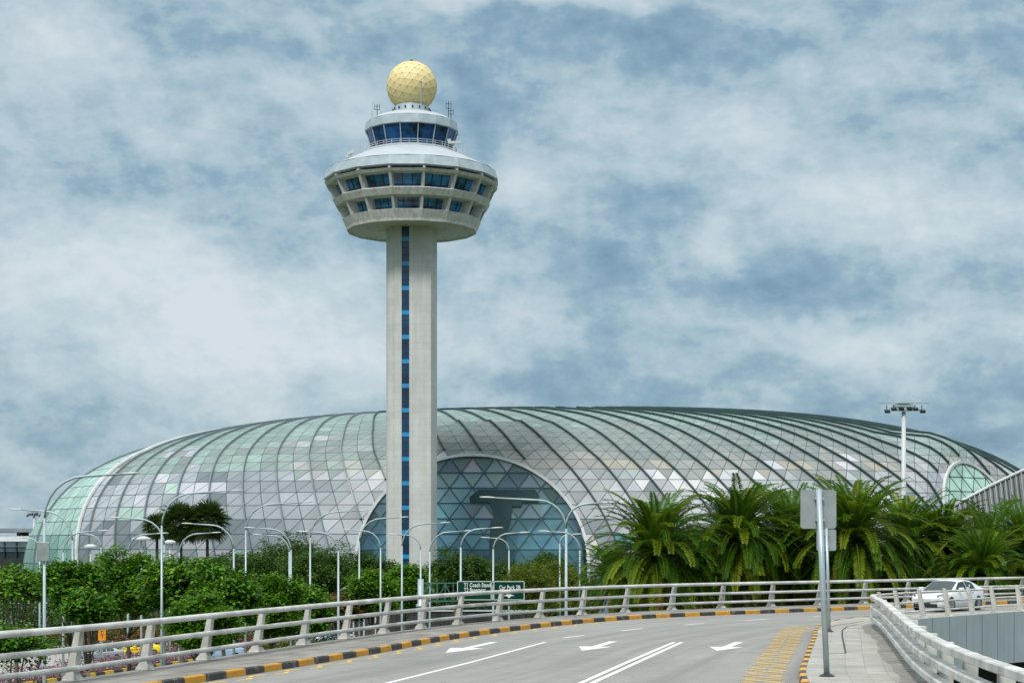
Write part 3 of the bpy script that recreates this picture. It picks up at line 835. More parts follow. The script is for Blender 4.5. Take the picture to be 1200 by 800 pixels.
mb = MB(); mb.tube([(6.2, -4.6, tz(59)), (6.2, -4.6, tz(60.2))], .1, 6); mb.box((6.4, -4.7, tz(60.4)), (1.9, .5, .3)); mb.box((5.6, -4.7, tz(60.7)), (.5, .5, .3)); mb.build('camera_cluster', 'lamp_head', tw)

# ================================================================ GLASS DOME
A_, B_, H_, PN, MP = 107.0, 76.0, 36.2, 2.9, 2.4
CX, CY = 14.0, 345.0
dm = thing('glass_dome', 'huge low dome of grey and green triangular glass panels with curved ribs behind the tower', 'building', (CX, CY, G))
Oc = Vector((-.30, .28))       # where the meridians converge (fractions of A,B)
rhoO = .40; AR_ = 93.0
def plan(phi, rho):
    """point on the rho level set of the plan ellipse met by the ray at angle phi from the shifted centre"""
    w = min(1.0, rho / rhoO * .9)
    o = Oc * w; q = Vector((math.cos(phi), math.sin(phi)))
    # |o + s q| = rho
    lo, hi = 0.0, rho * 2.2
    for _ in range(26):
        s = (lo + hi) / 2; p = o + q * s
        if abs(p.x) ** MP + abs(p.y) ** MP < rho ** MP: lo = s
        else: hi = s
    return o + q * lo
def zr(rho, x=40.0):
    t = max(0.0, min(1.0, (x + 60) / 90)); pn = 2.95 - .0 * t * t * (3 - 2 * t)
    return H_ * max(0.0, 1 - min(rho, 1.0) ** pn) ** (1 / pn)
# rows : equal arc length along the profile
rs = np.linspace(0, 1, 4000); rs = 1 - (1 - rs) ** 2
zz = np.array([zr(x) for x in rs]); ss = np.concatenate([[0], np.cumsum(np.hypot(np.diff(rs) * 86, np.diff(zz)))])
NR = 42; want = np.linspace(ss[-1], 0, NR + 1)
rows = [float(np.interp(w, ss, rs)) for w in want]; rows = [r for r in rows if r > .12]
NC = 188
# even spacing of meridians along the foot of the dome
ph = np.linspace(-PI, PI, 4000); foot = np.array([[*plan(p, 1.0)] for p in ph]) * np.array([A_, B_])
fs = np.concatenate([[0], np.cumsum(np.hypot(*np.diff(foot, axis=0).T))]); phis = [float(np.interp(fs[-1] * k / NC, fs, ph)) for k in range(NC)]
arches = [   # anchor plan xy (relative to dome centre), normal, lean, half width, centre height, rise
    dict(a=Vector((-6.2 - CX, 269.3 - CY)), n=Vector((.0, -1)), lean=.27, W=18.1, hc=7.85, V=17.1, mat='arch_glass', fo=1.75),
    dict(a=Vector((69.0, -57.5)), n=Vector((.68, -.73)).normalized(), lean=.42, W=13, hc=6.0, V=18.7, mat='arch_glass_green', fo=1.5),
]
for ar in arches: ar['t'] = Vector((-ar['n'].y, ar['n'].x))
def ell(ar, x, y, h):
    s = (Vector((x, y)) - ar['a']).dot(ar['t']); hh = max(h - ar['hc'], 0)
    return math.sqrt((s / ar['W']) ** 2 + (hh / ar['V']) ** 2)
def inside_side(ar, x, y): return (Vector((x, y)) - ar['a']).dot(ar['n']) > -22
def deform(x, y, h):
    for ar in arches:
        if not inside_side(ar, x, y): continue
        e = ell(ar, x, y, h)
        fo = ar['fo']
        if e > fo: continue
        t = max(0, min(1, (fo - e) / (fo - 1.03))); w = t * t * (3 - 2 * t)
        off = (Vector((x, y)) - ar['a']).dot(ar['n']); tgt = -ar['lean'] * h
        dd = (tgt - off) * w
        x += ar['n'].x * dd; y += ar['n'].y * dd
    return x, y, h
def twist(rho):   # S-shaped meridians
    t = max(0, (rho - .45) / .55); return .07 * t + .06 * max(0, 1 - zr(rho) / 26)
P = {}
for i, rho in enumerate(rows):
    for k in range(NC):
        q = plan(phis[k] + twist(rho) * (1.0), rho)
        xx = q.x * (A_ if q.x < 0 else AR_)
        P[i, k] = Vector(deform(xx, q.y * B_, zr(rho, xx)))
crnd = random.Random(21)
def mixc(a, b, t): return tuple(x + (y - x) * t for x, y in zip(a, b))
SILV = (.50, .52, .54); LIL = (.42, .445, .47); GREY = (.22, .25, .265); DGREY = (.15, .175, .185); TAUPE = (.25, .25, .245); GREEN = (.22, .36, .32)
PALEG = (.42, .56, .50); BEIGE = (.48, .44, .36); PINK = (.52, .505, .495); TEAL = (.06, .20, .22); WHT = (.66, .67, .72)
def bnoise(a, b, seed):   # smooth value noise for clumping
    def h(i, j): return random.Random((i * 7349 + j * 9151 + seed * 131) & 0xffffff).random()
    i, j = math.floor(a), math.floor(b); u, v = a - i, b - j; u = u * u * (3 - 2 * u); v = v * v * (3 - 2 * v)
    return (h(i, j) * (1 - u) + h(i + 1, j) * u) * (1 - v) + (h(i, j + 1) * (1 - u) + h(i + 1, j + 1) * u) * v
def hsh(*a):
    v = 17
    for q in a: v = (v * 1000003 + int(q) * 7919 + 101) & 0xffffffff
    return random.Random(v).random()
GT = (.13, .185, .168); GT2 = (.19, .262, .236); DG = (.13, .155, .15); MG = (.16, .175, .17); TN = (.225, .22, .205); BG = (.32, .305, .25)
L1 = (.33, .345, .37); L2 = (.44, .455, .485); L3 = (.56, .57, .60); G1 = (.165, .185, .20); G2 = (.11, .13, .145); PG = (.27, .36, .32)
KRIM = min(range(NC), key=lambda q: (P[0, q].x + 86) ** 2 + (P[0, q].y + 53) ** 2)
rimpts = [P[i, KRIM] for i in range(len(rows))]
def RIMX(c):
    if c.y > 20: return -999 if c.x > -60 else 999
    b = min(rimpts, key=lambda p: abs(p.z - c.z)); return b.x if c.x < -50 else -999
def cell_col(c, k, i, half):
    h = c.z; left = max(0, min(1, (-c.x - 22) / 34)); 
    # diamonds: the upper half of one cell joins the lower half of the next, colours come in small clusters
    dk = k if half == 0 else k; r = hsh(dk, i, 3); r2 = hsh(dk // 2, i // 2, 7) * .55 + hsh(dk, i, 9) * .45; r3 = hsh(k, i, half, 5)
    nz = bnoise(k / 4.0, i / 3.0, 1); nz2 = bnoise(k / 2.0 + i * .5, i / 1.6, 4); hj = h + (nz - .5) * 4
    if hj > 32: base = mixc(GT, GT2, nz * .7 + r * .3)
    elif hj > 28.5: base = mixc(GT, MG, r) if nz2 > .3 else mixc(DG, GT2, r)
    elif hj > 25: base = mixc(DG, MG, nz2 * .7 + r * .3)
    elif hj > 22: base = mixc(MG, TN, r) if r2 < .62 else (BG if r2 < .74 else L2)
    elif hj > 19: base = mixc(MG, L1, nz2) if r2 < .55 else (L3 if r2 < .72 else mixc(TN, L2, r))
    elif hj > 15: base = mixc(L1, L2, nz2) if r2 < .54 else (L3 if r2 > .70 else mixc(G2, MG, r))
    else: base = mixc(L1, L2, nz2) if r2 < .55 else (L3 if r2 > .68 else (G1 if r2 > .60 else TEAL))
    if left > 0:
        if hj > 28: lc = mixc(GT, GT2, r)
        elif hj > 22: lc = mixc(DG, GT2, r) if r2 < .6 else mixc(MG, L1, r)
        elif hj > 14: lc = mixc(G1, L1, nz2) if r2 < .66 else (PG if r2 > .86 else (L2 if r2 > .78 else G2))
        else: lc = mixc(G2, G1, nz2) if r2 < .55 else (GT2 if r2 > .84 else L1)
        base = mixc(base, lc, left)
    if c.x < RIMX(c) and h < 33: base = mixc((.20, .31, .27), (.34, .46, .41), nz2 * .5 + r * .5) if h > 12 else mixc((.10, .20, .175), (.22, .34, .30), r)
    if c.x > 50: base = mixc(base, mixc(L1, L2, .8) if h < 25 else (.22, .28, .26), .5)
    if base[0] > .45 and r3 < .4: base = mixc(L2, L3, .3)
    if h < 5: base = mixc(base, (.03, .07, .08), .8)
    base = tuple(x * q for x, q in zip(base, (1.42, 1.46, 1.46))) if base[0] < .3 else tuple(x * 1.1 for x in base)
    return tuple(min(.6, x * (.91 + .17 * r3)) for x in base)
mb = MB(); uvs = []; cols = []; V = mb.v
def tri_out(a, b, c, ua, ub, uc, colr):
    o = len(mb.v); mb.v += [tuple(a), tuple(b), tuple(c)]; mb.f.append((o, o + 1, o + 2)); uvs.extend([ua, ub, uc]); cols.extend([colr] * 3)
for i in range(len(rows) - 1):
    for k in range(NC):
        k2 = (k + 1) % NC
        a, b, c, d = P[i, k], P[i, k2], P[i + 1, k2], P[i + 1, k]      # i grows upwards (towards centre)
        ua, ub, uc, ud = (k, i), (k + 1, i), (k + 1, i + 1), (k, i + 1)
        for half, (T, U) in enumerate((((a, b, c), (ua, ub, uc)), ((a, c, d), (ua, uc, ud)))):
            cen = (T[0] + T[1] + T[2]) / 3
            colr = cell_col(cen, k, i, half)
            near = None
            for ar in arches:
                if inside_side(ar, cen.x, cen.y) and ell(ar, cen.x, cen.y, cen.z) < 1.35: near = ar
            if near is None: tri_out(*T, *U, colr); continue
            es = [ell(near, v.x, v.y, v.z) for v in T]
            if max(es) < .9: continue
            if min(es) > 1.06: tri_out(*T, *U, colr); continue
            n = 7
            def bp(x, y): return T[0] + (T[1] - T[0]) * (x / n) + (T[2] - T[0]) * (y / n)
            def bu(x, y): return (U[0][0] + (U[1][0] - U[0][0]) * x / n + (U[2][0] - U[0][0]) * y / n, U[0][1] + (U[1][1] - U[0][1]) * x / n + (U[2][1] - U[0][1]) * y / n)
            for x in range(n):
                for y in range(n - x):
                    tl = [((x, y), (x + 1, y), (x, y + 1))]
                    if x + y < n - 1: tl.append(((x + 1, y), (x + 1, y + 1), (x, y + 1)))
                    for t in tl:
                        ps = [bp(*q) for q in t]; cc = (ps[0] + ps[1] + ps[2]) / 3
                        if ell(near, cc.x, cc.y, cc.z) > .985: tri_out(*ps, *[bu(*q) for q in t], colr)
me = bpy.data.meshes.new('shell'); me.from_pydata(mb.v, [], mb.f)
l = me.uv_layers.new(name='UVMap'); l.data.foreach_set('uv', np.array(uvs, dtype=np.float32).ravel())
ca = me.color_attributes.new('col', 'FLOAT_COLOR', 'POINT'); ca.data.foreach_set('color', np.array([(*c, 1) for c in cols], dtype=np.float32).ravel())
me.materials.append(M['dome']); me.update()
sh = bpy.data.objects.new('shell', me); col.objects.link(sh); sh.parent = dm
# ribs
k = 0; ribs = 0; CELLX = 0
while k < NC:
    foot = P[0, k]; step = 2
    isl = foot.x < -60 and (P[4, k].x < rimpts[4].x - .5)
    if foot.y < 30 and not (isl and k % 8):
        pts = []; segs = []
        for i in range(len(rows)):
            p = P[i, k]; bad = False
            for ar in arches:
                if inside_side(ar, p.x, p.y) and ell(ar, p.x, p.y, p.z) < 1.02: bad = True
            if bad:
                if len(pts) > 2: segs.append(pts)
                pts = []
            else: pts.append(p)
        if len(pts) > 2: segs.append(pts)
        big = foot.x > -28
        for sgm in segs:
            rb = MB(); w, dpt = (.26, .36) if big else (.26, .36)
            if foot.x > 45: w, dpt = .30, .38
            nrm = []
            for j, p in enumerate(sgm):
                t = (sgm[min(j + 1, len(sgm) - 1)] - sgm[max(j - 1, 0)]).normalized()
                o_ = Vector((p.x / A_ ** 2, p.y / B_ ** 2, max(.02, (p.z / H_) ** 1.9) / H_ * 1.0)).normalized(); o_ = (o_ - t * o_.dot(t)).normalized()
                sd = t.cross(o_)
                rb.v += [tuple(p + sd * (-w / 2)), tuple(p + sd * (-w / 2 * .8) + o_ * dpt), tuple(p + sd * (w / 2 * .8) + o_ * dpt), tuple(p + sd * (w / 2))]
                if j: o2 = 4 * j; rb.f += [(o2 - 4 + q, o2 + q, o2 + q + 1, o2 - 3 + q) for q in range(3)]
            if ribs < 100: rb.build('rib', 'rib_shaded' if big else 'rib_lit', dm); ribs += 1
    k += step
# arched glazing with mullions and white rims
for ai, ar in enumerate(arches):
    def ap(s, h, off=0.0):
        q = ar['a'] + ar['t'] * s - ar['n'] * (ar['lean'] * h) + ar['n'] * off
        return Vector((q.x, q.y, h))
    W, hc, Vv = ar['W'], ar['hc'], ar['V']
    def hw(h): return W if h <= hc else W * math.sqrt(max(0, 1 - ((h - hc) / Vv) ** 2))
    hs = [0.0, hc] + [hc + Vv * math.sin(PI / 2 * q / 26) for q in range(1, 27)]
    hs[-1] -= .01
    mb = MB(); 
    for j, h in enumerate(hs):
        mb.v += [tuple(ap(-hw(h), h)), tuple(ap(hw(h), h))]
        if j: o2 = 2 * j; mb.f.append((o2 - 2, o2 - 1, o2 + 1, o2))
    gz = mb.build('arch_glazing', ar['mat'], dm)
    if ai == 0:      # fritted panes: each triangle carries its own tint
        bpy.data.objects.remove(gz); rg = random.Random(8); vv_, ff_, cc_ = [], [], []
        rowh_, bw_, hb_ = 2.42, 3.6, 10.0; H1_ = hc + Vv
        def cellid(s, h):
            r_ = math.floor((h - hb_) / rowh_); f = (h - hb_) / rowh_ - r_; u = s / bw_ - r_ * .5
            return r_, math.floor(u - f * .5), math.floor(u + f * .5)
        tint = {}
        n_ = 220; step_s = 2 * W / n_; step_h = H1_ / 150
        for jh in range(150):
            h0, h1 = jh * step_h, (jh + 1) * step_h; wm = hw(min(h1, H1_ - .02))
            for js in range(n_):
                s0, s1 = -W + js * step_s, -W + (js + 1) * step_s
                if min(abs(s0), abs(s1)) > hw((h0 + h1) / 2): continue
                key = cellid((s0 + s1) / 2, (h0 + h1) / 2)
                if key not in tint:
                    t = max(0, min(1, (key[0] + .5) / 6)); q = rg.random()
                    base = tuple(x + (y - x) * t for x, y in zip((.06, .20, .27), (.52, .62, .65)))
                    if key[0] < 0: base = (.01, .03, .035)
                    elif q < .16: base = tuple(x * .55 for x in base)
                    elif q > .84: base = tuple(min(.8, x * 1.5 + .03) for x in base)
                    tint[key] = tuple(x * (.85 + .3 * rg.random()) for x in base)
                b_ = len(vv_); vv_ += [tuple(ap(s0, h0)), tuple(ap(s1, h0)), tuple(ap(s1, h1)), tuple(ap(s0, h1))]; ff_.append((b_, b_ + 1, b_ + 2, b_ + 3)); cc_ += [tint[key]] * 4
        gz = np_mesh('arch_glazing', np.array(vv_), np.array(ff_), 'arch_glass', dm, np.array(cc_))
    # mullions : horizontal rows and two diagonal families
    rowh = 2.42; base_w = 3.6; mwid = .15 if ai == 0 else .07; mb = MB(); H1 = hc + Vv
    def clipline(s0, h0, s1, h1):
        n = 60; run = None
        for q in range(n + 1):
            t = q / n; s = s0 + (s1 - s0) * t; h = h0 + (h1 - h0) * t; inn = 0 <= h < H1 and abs(s) <= hw(h)
            if inn and run is None: run = (s, h)
            if inn: last = (s, h)
            if run is not None and (not inn or q == n):
                if (Vector(run) - Vector(last)).length > .2: mb.beam(ap(*run, .06), ap(*last, .06), mwid, mwid * .9, up=(ar['n'].x, ar['n'].y, .2))
                run = None
    h = hc + .3 - 2 * rowh
    hb = 10.0 + .0; rws = [hb - 4 * rowh + rowh * q for q in range(0, 14)]
    for h in rws: clipline(-W, h, W, h)
    for q in range(-16, 17):
        s = q * base_w
        clipline(s - 4 * base_w / 2, hb - 4 * rowh, s + 10 * base_w / 2, hb + 10 * rowh); clipline(s + 4 * base_w / 2, hb - 4 * rowh, s - 10 * base_w / 2, hb + 10 * rowh)
    mb.build('mullion', 'mullion', gz)
    mb = MB(); pts = []
    for q in range(0, 5): pts.append(ap(-W, hc * q / 4, .15))
    for q in range(1, 48): a = PI * q / 48; pts.append(ap(-W * math.cos(a), hc + Vv * math.sin(a), .15))
    for q in range(4, -1, -1): pts.append(ap(W, hc * q / 4, .15))
    # rectangular section rim
    up0 = Vector((ar['n'].x, ar['n'].y, 0)); cenr = ap(0, hc * .6, .15)
    for j, p in enumerate(pts):
        t = (pts[min(j + 1, len(pts) - 1)] - pts[max(j - 1, 0)]).normalized(); o_ = t.cross(up0).normalized()
        if o_.dot(p - cenr) < 0: o_ = -o_
        rw = .22
        mb.v += [tuple(p - o_ * rw + up0 * .25), tuple(p + o_ * rw + up0 * .25), tuple(p + o_ * rw - up0 * 1.0), tuple(p - o_ * rw - up0 * 1.0)]
        if j: o2 = 4 * j; mb.f += [(o2 - 4 + q, o2 - 4 + (q + 1) % 4, o2 + (q + 1) % 4, o2 + q) for q in range(4)]
    mb.build('arch_rim', 'white_paint', dm)
mb = MB(); mb.tube([p + Vector((-.1, -.3, .1)) for p in rimpts if p.z < 33], .34, 6); mb.build('arch_rim', 'white_paint', dm)
# added at the front arch: pale backing to brighten the glass, dark flared solid
ar = arches[0]
def hwf(h): return ar['W'] * (1 if h <= ar['hc'] else math.sqrt(max(0, 1 - ((h - ar['hc']) / ar['V']) ** 2)))
def bp_(s, h, o): q = ar['a'] + ar['t'] * s - ar['n'] * (ar['lean'] * h + o); return (q.x, q.y, h)
mb = MB()
for j in range(13):
    h = 24.2 * j / 12; w_ = hwf(h) - .6
    mb.v += [bp_(-w_, h, 4.0), bp_(w_, h, 4.0)]
    if j: o2 = 2 * j; mb.f.append((o2 - 2, o2 - 1, o2 + 1, o2))
mb.build('bright_backing', 'backing_pale', dm)  # added pale sheet that catches daylight and brightens the arch glass
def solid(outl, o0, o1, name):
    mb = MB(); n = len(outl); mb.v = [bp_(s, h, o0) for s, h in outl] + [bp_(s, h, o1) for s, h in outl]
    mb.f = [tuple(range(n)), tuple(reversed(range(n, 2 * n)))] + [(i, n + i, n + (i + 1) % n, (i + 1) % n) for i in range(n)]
    return mb.build(name, 'flared_dark', dm)
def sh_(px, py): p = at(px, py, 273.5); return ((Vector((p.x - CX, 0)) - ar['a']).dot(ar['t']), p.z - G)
solid([sh_(*q) for q in ((566, 690), (567, 652), (573, 650), (575, 608), (580, 606), (573, 588), (551, 588), (550, 582), (561, 573), (627, 573), (632, 580), (631, 588), (611, 588), (611, 593), (600, 593), (599, 606), (594, 624), (592, 640), (599, 655), (599, 690))], -.3, 2.6, 'flared_solid')  # added solid standing in for a dark mushroom-shaped figure in the glass
# ================================================================ STREET LAMPS
def lamp(px, ytop, endpx, endpy, label, h=14.0, r=.075, head=1.0, second=None, d=None, panel=False):
    ztop = G + h
    d = d or (ztop - EYE) * F / (HZ - ytop)
    if d > 150: d = 118 + (int(px) * 7) % 36
    if 598 < ytop < 605 and px < 200: d = 116
    base = at(px, 640, d); base.z = G; ztop = EYE + (HZ - ytop) * d / F
    root = thing('street_lamp', label, 'street lamp', base, group='street lamps beside the lower roads')
    hh = ztop - G
    def arm(ex, ey):
        e = at(ex, ey, d) - base; sg = 1 if e.x > 0 else -1
        rad = min(2.0, abs(e.x) * .5); pts = []
        y0 = e.z - abs(e.x) * .05 - rad * 1.0
        for k in range(7):
            a = PI / 2 * k / 6; pts.append(Vector((sg * rad * (1 - math.cos(a)), 0, y0 + rad * 1.05 * math.sin(a))))
        pts.append(Vector((e.x - sg * .35, 0, e.z)))
        mb = MB(); mb.tube(pts, [r * .75] * 7 + [r * .5], 8); mb.build('arm', 'lamp_steel', root, smooth=True)
        L = .85 * head; mb = MB()
        n = 10; rows = []
        for j, (t, w, hh_) in enumerate(((0, .06, .04), (.25, .13, .065), (.6, .17, .07), (.9, .12, .05), (1.0, .04, .02))):
            b = len(mb.v); x = e.x - sg * .4 + sg * t * L
            for q in range(n):
                a = 2 * PI * q / n; mb.v.append((x, w * head * math.cos(a), e.z + .04 * t + hh_ * head * math.sin(a) * (1 if math.sin(a) > 0 else .55)))
            rows.append(b)
        for b0, b1 in zip(rows, rows[1:]): mb.f += [(b0 + q, b0 + (q + 1) % n, b1 + (q + 1) % n, b1 + q) for q in range(n)]
        mb.f += [tuple(rows[0] + q for q in range(n)), tuple(rows[-1] + q for q in range(n))]
        mb.build('lamp_head', 'lamp_head', root, smooth=True)
        return y0
    y0 = arm(endpx, endpy)
    if second: y0 = min(y0, arm(*second))
    mb = MB(); mb.tube([(0, 0, 0), (0, 0, hh * .3), (0, 0, y0 + .05)], [r * 1.5, r * 1.2, r * .85], 10); mb.build('pole', 'lamp_steel', root, smooth=True)
    mb = MB(); mb.lathe([(r * 3, 0), (r * 3, .05), (r * 1.8, .3)], 10); mb.build('base', 'lamp_steel', root)
    if panel:
        mb = MB(); mb.box((0, -.16, at(0, 646, d).z - G), (.62, .1, .95)); mb.build('box', 'sign_back', root, bevel=.03)
    return root
lamp(52, 556, 153, 555, 'nearest street lamp at far left, arm curving right, small grey box on its pole', panel=True)
lamp(189.5, 575, 277, 575, 'tall street lamp with its arm curving right, standing left of the two fan palms')
lamp(288, 588, 360, 588.5, 'street lamp with right-hand arm between the fan palms and the dark tree mass')
lamp(363.5, 600, 426, 598, 'street lamp with right-hand arm in front of the wide dark tree, left of the tower')
lamp(421, 606, 473, 606, 'street lamp whose right-hand arm reaches across the tower shaft from the left')
lamp(471, 612, 521, 612.5, 'street lamp standing in front of the blue window slot of the tower')
lamp(503.6, 618, 548, 622, 'street lamp at the right edge of the tower shaft, arm to the right')
lamp(540, 617, 582, 618.6, 'street lamp above the left half of the green direction sign')
lamp(578, 623, 614, 624, 'street lamp rising between the two boards of the green direction sign, arm to the right')
lamp(596.5, 628, 569, 630, 'short-looking far street lamp behind the right green board, arm to the left')
lamp(85, 599, 18, 597, 'street lamp at the far left with its arm reaching left towards the floodlight mast')
lamp(46.5, 628, 22, 630, 'small far street lamp in front of the terminal building at the left edge', h=13)
lamp(74, 621, 121, 622, 'far street lamp with right-hand arm at the left foot of the dome', h=13)
lamp(118.5, 624, 88, 625, 'far street lamp with left-hand arm at the left foot of the dome', h=13)
lamp(192.5, 603, 134, 606.5, 'street lamp with left-hand arm close beside the tall lamp left of the fan palms')
lamp(150, 627, 190, 625, 'far street lamp with right-hand arm just left of the fan palms', h=13)
lamp(210, 624, 253, 624, 'far street lamp in front of the fan palm trunks, arm to the right', h=13)
lamp(274, 612, 220, 613.5, 'street lamp with left-hand arm whose lamp head is over the fan palms')
lamp(341, 618, 293, 618.5, 'street lamp with left-hand arm in front of the middle of the dark tree mass')
lamp(339, 626, 302, 626.5, 'fainter street lamp directly behind another, left-hand arm over the dark trees', h=14.6)
lamp(396.5, 621, 355, 623, 'street lamp with left-hand arm before the left edge of the front arch')
lamp(446, 620, 407, 621, 'street lamp with left-hand arm inside the left part of the front arch')
lamp(493, 625, 460, 626, 'stout street lamp with left-hand arm in front of the tower foot')
lamp(663.5, 583, 574, 583, 'double-armed street lamp with large heads right of the green direction sign', second=(712, 589), head=1.35, r=.105, h=14)
lamp(679.5, 621, 638, 622.6, 'street lamp with a bright head near the right foot of the front arch')
lamp(656, 626, 676, 626, 'thin far street lamp behind the double-armed one', h=14)
# post-top lamps
def post_top(px, py, w, d, label):
    b = at(px, 640, d); b.z = G; top = at(px, py, d).z - G
    root = thing('post_top_lamp', label, 'lamp post', b, group='post-top lamps in the trees')
    mb = MB(); mb.tube([(0, 0, 0), (0, 0, top)], [.1, .07], 8); mb.build('pole', 'white_paint', root, smooth=True)
    mb = MB(); mb.lathe([(.1, -.1), (w, .0), (w, .12), (w * .4, .3)], 14, (0, 0, top)); mb.build('lamp_head', 'white_paint', root)
post_top(165.5, 632, .85, 150, 'white post-top lamp with a wide flat head, left of the fan palms')
post_top(106, 641, .6, 165, 'small white post-top lamp above the trees left of the dome ribs')
post_top(199, 636, .6, 170, 'small white post-top lamp beside the pole in front of the fan palms')

# ================================================================ FLOODLIGHT MASTS
def mast(px, ytop, d, label, w):
    b = at(px, 640, d); b.z = G; top = at(px, ytop, d).z - G
    root = thing('floodlight_mast', label, 'floodlight mast', b, group='airfield floodlight masts')
    mb = MB(); mb.tube([(0, 0, 0), (0, 0, top)], [.45, .27], 12); mb.build('pole', 'white_paint', root, smooth=True)
    mb = MB(); mb.box((0, 0, top + 1.15), (w, .25, .14)); mb.box((0, 0, top + 1.1), (w * .25, 1.6, .12)); mb.box((0, 0, top + .75), (w * .35, 1.3, .35)); mb.box((0, 0, top + .2), (w * .3, 1.5, .15))
    mb.build('platform', 'galv', root)
    for q in (-.42, -.26, -.08, .12, .27, .44):
        mb = MB(); mb.box((q * w * .8, -.5, top + (.35 if abs(q) < .3 else .05) - .05), (w * .1, .7, .32), Quaternion((1, 0, 0), .4).to_matrix()); mb.box((q * w * .8, -.1, top + .5), (.1, .1, .8)); mb.build('floodlight', 'dark', root)
    for q in (-.27, .19):
        mb = MB(); mb.tube([(q * w, 0, top + 1.2), (q * w, 0, top + 2.1)], .04, 5); mb.box((q * w, 0, top + 2.15), (.16, .16, .16)); mb.build('beacon', 'white_paint', root)
mast(1059, 482, 240, 'tall white floodlight mast with a platform of lamps above the palms at right', 7.0)
mast(40, 604, 420, 'tiny distant floodlight mast above the terminal roof at far left', 4.2)

# ================================================================ SIGN GANTRY
D = 112
def text_mesh(name, body, size, mat, parent, loc, ext=.01, sx=1.0, align='LEFT'):
    cu = bpy.data.curves.new('tmp', 'FONT'); cu.body = body; cu.size = size; cu.extrude = ext; cu.align_x = align; cu.space_character = 1.08; cu.offset = size * .022
    o = bpy.data.objects.new('tmp', cu); col.objects.link(o); dg = bpy.context.evaluated_depsgraph_get(); dg.update()
    me = bpy.data.meshes.new_from_object(o.evaluated_get(dg)); bpy.data.objects.remove(o)
    me.name = name; me.materials.clear(); me.materials.append(M[mat])
    ob = bpy.data.objects.new(name, me); col.objects.link(ob); ob.parent = parent; ob.location = loc; ob.rotation_euler = (PI / 2, 0, 0); ob.scale = (sx, 1, 1)
    return ob
M['sign_green'] = simple('sign_green', (.004, .055, .035), .9, 0, .12, .6, .15)
M['sign_white'] = simple('sign_white', (.85, .87, .85), .5, 0, .02)
gb = at(493, 640, D); gb.z = G
gt = thing('sign_gantry', 'green overhead direction sign with two boards on a truss arm behind the railing', 'direction sign', gb)
def gl(px, py): return at(px, py, D) - gb
mb = MB(); mb.tube([(0, 0, 0), (0, 0, gl(493, 678).z)], .20, 12); mb.lathe([(.3, 0), (.3, .25)], 12, (0, 0, gl(493, 712).z)); mb.build('post', 'galv', gt, smooth=True)
mb = MB(); zt, zb = gl(0, 683).z, gl(0, 704).z; x1 = gl(616, 0).x
for y in (0, .8):
    for z in (zt, zb): mb.beam((0, y, z), (x1, y, z), .07, .07)
    q = 0; xs = np.linspace(0, x1, 14)
    for i in range(13):
        a, b = (zt, zb) if i % 2 else (zb, zt)
        mb.beam((xs[i], y, a), (xs[i + 1], y, b), .04, .04); mb.beam((xs[i], y, zt), (xs[i], y, zb), .04, .04)
mb.build('truss', 'green_steel', gt)
for (x0, x1_, nm) in ((535.5, 576.5, 0), (578, 615, 1)):
    a, b = gl(x0, 680), gl(x1_, 703); cx, cz, w, h = (a.x + b.x) / 2, (a.z + b.z) / 2, b.x - a.x, a.z - b.z
    mb = MB(); mb.box((cx, -.2, cz), (w, .08, h)); bd = mb.build('board', 'sign_green', gt, bevel=.02)
    mb = MB(); t = .045
    for (p, q) in (((cx - w / 2 + t, cz + h / 2 - t), (cx + w / 2 - t, cz + h / 2 - t)), ((cx - w / 2 + t, cz - h / 2 + t), (cx + w / 2 - t, cz - h / 2 + t)), ((cx - w / 2 + t, cz - h / 2 + t), (cx - w / 2 + t, cz + h / 2 - t)), ((cx + w / 2 - t, cz - h / 2 + t), (cx + w / 2 - t, cz + h / 2 - t))):
        mb.beam((p[0], -.246, p[1]), (q[0], -.246, q[1]), .012, .04, up=(0, 0, 1) if p[1] == q[1] else (1, 0, 0))
    mb.build('border', 'sign_white', bd)
    if nm == 0:
        text_mesh('lettering', 'T1 Coach Stand', .37, 'sign_white', bd, (cx - w / 2 + .30 * w * .9 - .15, -.25, gl(0, 687.2).z), sx=.66)
        text_mesh('lettering', 'T2 Basement', .37, 'sign_white', bd, (cx - w / 2 + .30 * w * .9 - .15, -.25, gl(0, 693.0).z), sx=.66)
    else:
        text_mesh('lettering', 'Car Park 2B', .37, 'sign_white', bd, (cx + .05, -.25, gl(0, 690.0).z), sx=.68, align='CENTER')
    # lower arrow panel of the right board
    if nm == 1:
        cx2, z2 = gl(596.5, 0).x, gl(0, 697.6).z
        mb = MB(); mb.add([(cx2 - .36, -.25, z2), (cx2 - .14, -.25, z2 - .01), (cx2, -.25, z2 - .16), (cx2 + .14, -.25, z2 - .01), (cx2 + .36, -.25, z2), (cx2 + .12, -.25, z2 + .1), (cx2 - .12, -.25, z2 + .1)], [(0, 1, 2, 3, 4, 5, 6)]); mb.build('arrow', 'sign_white', bd)

# ================================================================ TERMINAL BUILDINGS
D2 = 330
b0 = at(-60, 640, D2); b0.z = G
tb = thing('terminal_building', 'low grey terminal building with a glazed band and rooftop plant at the left edge', 'building', b0)
def tl(px, py): q = at(px, py, D2) - b0; return q
xr = tl(72, 0).x
def tbox(x0, y0, x1, y1, dep, y, name, mat, parent=None):
    a, b = tl(x0, y0), tl(x1, y1); mb = MB(); mb.box(((a.x + b.x) / 2, y + dep / 2, (a.z + b.z) / 2), (abs(b.x - a.x), dep, abs(a.z - b.z))); return mb.build(name, mat, parent or tb)
